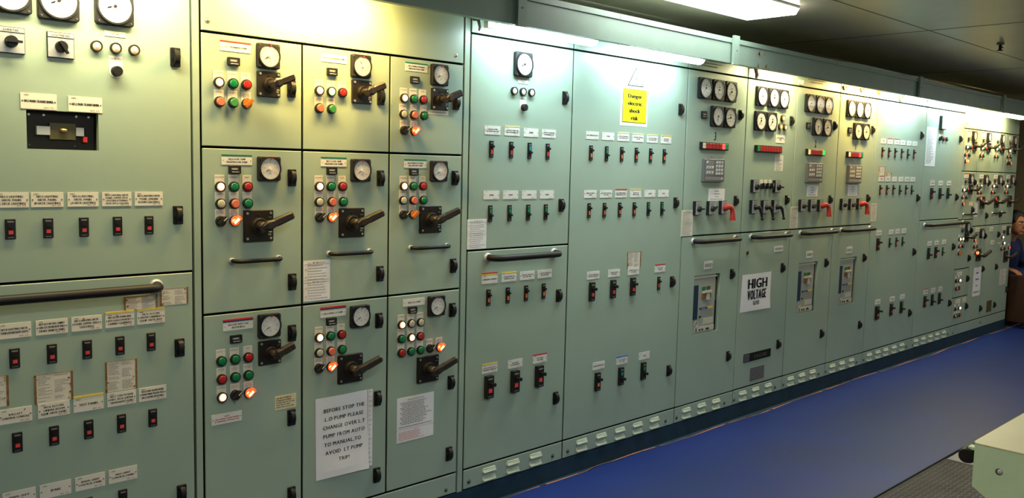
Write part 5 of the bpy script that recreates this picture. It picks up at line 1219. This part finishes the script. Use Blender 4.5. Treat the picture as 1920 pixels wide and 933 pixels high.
# ceiling luminaires
def ceiling_light(x0, x1, y0, y1, label):
    t = thing('ceiling_light', label, 'ceiling light', ((x0 + x1) / 2, (y0 + y1) / 2, ZC), 'ceiling lights')
    mb = MB(); mb.box(x0, x1, y0, y1, ZC - 0.012, ZC - .0015, 'housing'); put('light_housing', mb.mesh('light_housing'), t, (0, 0, 0))
    mb = MB(); zt, zb = ZC - 0.012, ZC - 0.042; e = 0.012
    top = [(x0, y0, zt), (x1, y0, zt), (x1, y1, zt), (x0, y1, zt)]; bot = [(x0 + e, y0 + e, zb), (x1 - e, y0 + e, zb), (x1 - e, y1 - e, zb), (x0 + e, y1 - e, zb)]
    mb.add(top + bot, [(0, 1, 5, 4), (1, 2, 6, 5), (2, 3, 7, 6), (3, 0, 4, 7), (4, 5, 6, 7)], 'ceil_lamp'); put('diffuser', mb.mesh('diffuser', False), t, (0, 0, 0))
ceiling_light(2.90, 4.12, -0.565, -0.265, 'wide ceiling light at the top edge of the photo')
for i, (x, y) in enumerate(((0.2, -2.3), (3.4, -2.9), (6.6, -2.6), (9.4, -2.3), (0.0, -3.9))):
    ceiling_light(x, x + 1.22, y, y + 0.30, 'ceiling light outside the photo, %s' % ('behind the camera to the left', 'over the console', 'beyond the console', 'near the end wall', 'at the rear left corner')[i])
# sprinkler head
t = thing('sprinkler_head', 'small dark sprinkler head on the ceiling at upper right', 'sprinkler', (5.976, -0.917, ZC))
mb = MB(); mb.tube([(0, 0, 0), (0, 0, -.012)], .022, 'dsteel', 14); mb.tube([(0, 0, -.012), (0, 0, -.045)], .008, 'gap', 10); mb.tube([(0, 0, -.045), (0, 0, -.048)], .018, 'gap', 12); put('sprinkler_body', mb.mesh('sprinkler_body'), t, (5.976, -0.917, ZC))
mb = MB(); mb.box(0.010, 0.045, -.004, .004, -.028, -.022, 'gap'); put('deflector_arm', mb.mesh('deflector_arm'), t, (5.976, -0.917, ZC))

# ---------------------------------------------------------------- console in the foreground
def ray(px, py, z=None, y=None):
    u = (px - 960) / FPX; v = -(py - 466.5) / FPX; Dv = [ROT[0][k] * u + ROT[1][k] * v + ROT[2][k] for k in range(3)]
    s = (z - CAMZ) / Dv[2] if z is not None else (y - CAMY) / Dv[1]
    return Vector((Dv[0] * s, CAMY + Dv[1] * s, CAMZ + Dv[2] * s))
P = ray(1828, 829, z=0.75); X0, YF = P.x, P.y
t = thing('control_console', 'pale green console corner with cream top in the lower right foreground', 'console', (X0, YF, 0.006))
L = 3.0; prof = [(YF, 0.75), (YF, 0.622), (YF - 0.16, 0.515), (YF - 0.30, 0.515), (YF - 0.30, 0.006), (YF - 0.75, 0.006), (YF - 0.75, 0.75)]
mb = MB(); n = len(prof); vs = [(X0, p[0], p[1] - (0.004 if i in (0, 6) else 0)) for i, p in enumerate(prof)] + [(X0 + L, p[0], p[1] - (0.004 if i in (0, 6) else 0)) for i, p in enumerate(prof)]
mb.add(vs, [(i, (i + 1) % n, n + (i + 1) % n, n + i) for i in range(n)] + [tuple(range(n)), tuple(range(n, 2 * n))], 'console'); put('console_body', mb.mesh('console_body'), t, (0, 0, 0))
mb = MB(); mb.box(X0 - .001, X0 + L, YF - .75, YF + .001, 0.7465, 0.750, 'cream'); mb.box(X0 + .02, X0 + L, YF + .001, YF + .008, 0.742, 0.748, 'cream'); put('console_top', mb.mesh('console_top'), t, (0, 0, 0))
hp = None
u = (1873 - 960) / FPX; v = -(884 - 466.5) / FPX; Dv = [ROT[0][k] * u + ROT[1][k] * v + ROT[2][k] for k in range(3)]; s = X0 / Dv[0]; hy, hz = CAMY + Dv[1] * s, CAMZ + Dv[2] * s
mb = MB(); R = 0.0095
for r0, r1_, xx, mt in ((R, 0.0, -0.0008, 'copper_hole'),):
    mb.add([(X0 + xx, hy + R * math.cos(2 * PI * i / 20), hz + R * math.sin(2 * PI * i / 20)) for i in range(20)], [tuple(range(20))], mt)
mb.ell((X0 - 0.001, hy - .002, hz + .0005), (0.003, R * .72, R * .8), 'silver', 14, 8); put('fixing_bolt', mb.mesh('fixing_bolt', False), t, (0, 0, 0))
q = ray(1817, 857, y=YF + 0.035); mb = MB(); zc = 0.695
mb.tube([(X0 + .03, YF + .032, zc), (X0 + .05, YF + .032, zc), (X0 + L - .1, YF + .032, zc)], [.020, .026, .026], 'rubber', 18); put('rubber_bumper', mb.mesh('rubber_bumper'), t, (0, 0, 0))
mb = MB()
for xx in (X0 + .04, X0 + 1.4, X0 + 2.7): mb.box(xx, xx + .03, YF, YF + .03, zc + .020, zc + .028, 'console')
put('bumper_bracket', mb.mesh('bumper_bracket'), t, (0, 0, 0))

# ---------------------------------------------------------------- armchair and seated person beyond the end of the board
fx, fy = -0.2, -0.98        # the way the person faces
hipC = Vector((10.12, 0.22, 0.012)); Fd = Vector((fx, fy, 0)); Rt = Vector((fy, -fx, 0))   # Rt = person's right
def PT(r, f, z): return hipC + Rt * r + Fd * f + Vector((0, 0, z))
ang = math.atan2(Fd.y, Fd.x)
t = thing('armchair', 'dark brown armchair holding the seated person beyond the end of the board', 'armchair', tuple(hipC))
def obox(r0, r1, f0, f1, z0, z1, m, ch=0.012):
    mb = MB(); cs = []
    for z, e in ((z0, 0), (z1 - ch, 0), (z1, ch)): cs += [PT(r0 + e, f0 + e, z), PT(r1 - e, f0 + e, z), PT(r1 - e, f1 - e, z), PT(r0 + e, f1 - e, z)]
    fs = [(0, 3, 2, 1), (8, 9, 10, 11)]
    for a in (0, 4):
        for i in range(4): j = (i + 1) % 4; fs.append((a + i, a + j, a + 4 + j, a + 4 + i))
    mb.add(cs, fs, m); return mb
for nm, a in (('seat', (-.26, .26, -.22, .34, .12, .38)), ('armrest', (-.36, -.265, -.22, .50, .06, .53)), ('armrest', (.265, .36, -.22, .50, .06, .53)), ('backrest', (-.36, .36, -.36, -.225, .10, 1.26))):
    put(nm, obox(*a, 'leather').mesh(nm), t, (0, 0, 0))
for r in (-.30, .30):
    for f in (-.30, .44): put('leg', obox(r - .025, r + .025, f - .025, f + .025, 0.002, .058, 'shoe', .002).mesh('leg'), t, (0, 0, 0))
def cap(mb, a, b, ra, rb, m, seg=12):
    a, b = Vector(a), Vector(b); d = (b - a).normalized(); P = []; R_ = []
    for k in (-.95, -.7, -.35, 0): P.append(a + d * ra * k); R_.append(ra * math.sqrt(max(0.02, 1 - k * k)))
    for k in (0, .35, .7, .95): P.append(b + d * rb * k); R_.append(rb * math.sqrt(max(0.02, 1 - k * k)))
    mb.tube(P, R_, m, seg)
def remesh(o, v, sm=2):
    m = o.modifiers.new('remesh', 'REMESH'); m.mode = 'VOXEL'; m.voxel_size = v; m.use_smooth_shade = True
    s = o.modifiers.new('smooth', 'SMOOTH'); s.factor = .5; s.iterations = sm
hd = Vector((9.93, 0.05, 1.045))
Rz = Matrix.Rotation(math.atan2(-0.866, -0.5) + PI / 2, 3, 'Z')   # local -Y looks along Fd
def HP(x, y, z): return hd + Rz @ Vector((x, y, z))
chest = PT(0, .02, .78); chest.z = .74; neck = hd + Vector((0, 0.03, -.13))
shR, shL = PT(.30, .09, .79), PT(-.05, .09, .81); elR, elL = PT(.315, .03, .60), PT(-.24, .06, .60)
haR, haL = PT(.31, .235, .572), PT(-.10, .30, .575)
hipR, hipL = PT(.10, .02, .47), PT(-.10, .02, .47); knR, knL = PT(.12, .42, .47), PT(-.13, .42, .47); anR, anL = PT(.13, .40, .10), PT(-.13, .40, .10)
mb = MB()
cap(mb, PT(0, .0, .50), PT(.10, .07, .74), .12, .13, 'skin'); cap(mb, shR, shL, .06, .06, 'skin'); cap(mb, PT(.12, .09, .79), hd + Rz @ Vector((0, .02, -.06)), .065, .052, 'skin')
mb.ell(hd, (.075, .095, .115), 'skin', 20, 14, Rz); mb.ell(HP(0, -.035, -.045), (.055, .06, .065), 'skin', 16, 10, Rz); mb.ell(HP(0, -.062, -.095), (.026, .024, .022), 'skin', 12, 8, Rz)
cap(mb, HP(0, -.092, .012), HP(0, -.108, -.030), .009, .014, 'skin', 8); mb.ell(HP(0, -.078, .026), (.048, .017, .012), 'skin', 12, 6, Rz)
mb.ell(HP(0, -.092, -.062), (.024, .010, .006), 'skin', 10, 6, Rz); mb.ell(HP(0, -.090, -.073), (.020, .010, .006), 'skin', 10, 6, Rz)
for s_ in (-1, 1): mb.ell(HP(s_ * .077, .010, -.005), (.010, .020, .032), 'skin', 10, 8, Rz)
for sh, el, ha in ((shR, elR, haR), (shL, elL, haL)): cap(mb, sh, el, .052, .042, 'skin'); cap(mb, el, ha, .042, .028, 'skin')
for hp_, kn, an in ((hipR, knR, anR), (hipL, knL, anL)): cap(mb, hp_, kn, .085, .060, 'skin'); cap(mb, kn, an, .055, .038, 'skin'); cap(mb, an, an + Fd * .14 - Vector((0, 0, .05)), .04, .035, 'skin')
for ha, el, sgn in ((haR, elR, 1), (haL, elL, -1)):
    d = (ha - el).normalized(); side = d.cross(Vector((0, 0, 1))).normalized(); dn = Vector((0, 0, -1)); pc = ha + d * .045
    cap(mb, ha + d * .01 - side * .018, ha + d * .075 - side * .022, .018, .015, 'skin', 10); cap(mb, ha + d * .01 + side * .018, ha + d * .075 + side * .022, .018, .015, 'skin', 10); cap(mb, ha + d * .01, ha + d * .078, .019, .016, 'skin', 10)
    for k, L_ in enumerate((.068, .078, .072, .056)):
        b0 = ha + d * .078 + side * (k - 1.5) * .021; b1 = b0 + d * L_ * .45 + dn * .010; b2 = b1 + d * L_ * .30 + dn * .022; b3 = b2 + d * L_ * .10 + dn * .022
        cap(mb, b0, b1, .0095, .009, 'skin', 8); cap(mb, b1, b2, .009, .0082, 'skin', 8); cap(mb, b2, b3, .0082, .0075, 'skin', 8)
    b0 = ha + d * .02 - side * .030 * sgn; b1 = b0 + d * .035 - side * .018 * sgn + dn * .01; b2 = b1 + d * .03 + dn * .012; cap(mb, b0, b1, .012, .011, 'skin', 8); cap(mb, b1, b2, .011, .009, 'skin', 8)
person = put('person', mb.mesh('person')); remesh(person, 0.0045, 2)
tag(person, 'seated person with curly black hair and navy coverall at the right edge of the photo', 'person')
mb = MB()
cap(mb, PT(0, -.01, .50), PT(.11, .07, .75), .150, .158, 'cloth', 16); cap(mb, PT(.26, .09, .78), PT(-.02, .09, .79), .088, .088, 'cloth'); cap(mb, PT(.10, -.02, .50), PT(-.10, -.02, .50), .125, .125, 'cloth')
cap(mb, PT(.125, .10, .84), PT(.13, .11, .885), .085, .070, 'cloth')
for sh, el, ha in ((shR, elR, haR), (shL, elL, haL)): cap(mb, sh, el, .075, .062, 'cloth'); cap(mb, el, el + (ha - el) * .72, .060, .048, 'cloth')
for hp_, kn, an in ((hipR, knR, anR), (hipL, knL, anL)): cap(mb, hp_, kn, .105, .082, 'cloth'); cap(mb, kn, an + Vector((0, 0, .03)), .075, .060, 'cloth')
o = put('coverall', mb.mesh('coverall'), person, (0, 0, 0)); remesh(o, 0.009, 2)
mb = MB(); rnd = random.Random(4)
mb.ell(HP(0, .022, .035), (.090, .100, .098), 'hair', 20, 12, Rz)
for k in range(150):
    a_, b_ = rnd.uniform(0, 2 * PI), rnd.uniform(-.15, 1.5); p = Vector((math.cos(a_) * math.cos(b_) * .088, math.sin(a_) * math.cos(b_) * .098 + .024, math.sin(b_) * .094 + .034))
    if p.y < -.045 and p.z < .075: continue
    mb.ell(HP(*p), (.017, .017, .015), 'hair', 8, 6, Rz)
o = put('hair', mb.mesh('hair'), person, (0, 0, 0)); remesh(o, 0.006, 1)
for s_ in (-1, 1):
    mb = MB(); mb.ell(HP(s_ * .031, -.083, .008), (.014, .010, .007), 'eye', 12, 8, Rz); mb.ell(HP(s_ * .031, -.0915, .008), (.006, .003, .006), 'hair', 10, 6, Rz); put('eye', mb.mesh('eye'), person, (0, 0, 0))
    mb = MB(); cap(mb, HP(s_ * .014, -.095, .026), HP(s_ * .046, -.084, .026), .0055, .0045, 'hair', 8); put('eyebrow', mb.mesh('eyebrow'), person, (0, 0, 0))
    an = anR if s_ > 0 else anL; mb = MB(); cap(mb, an - Fd * .02 - Vector((0, 0, .045)), an + Fd * .15 - Vector((0, 0, .052)), .052, .045, 'shoe', 14); cap(mb, an + Vector((0, 0, .04)), an - Vector((0, 0, .03)), .055, .055, 'shoe', 14)
    put('boot', mb.mesh('boot'), person, (0, 0, 0))
for o in [x for x in bpy.data.objects if x.type == 'MESH' and x.parent is None and x.name in WL and WL[x.name].length == 0 and not x.get('kind')]:
    pass
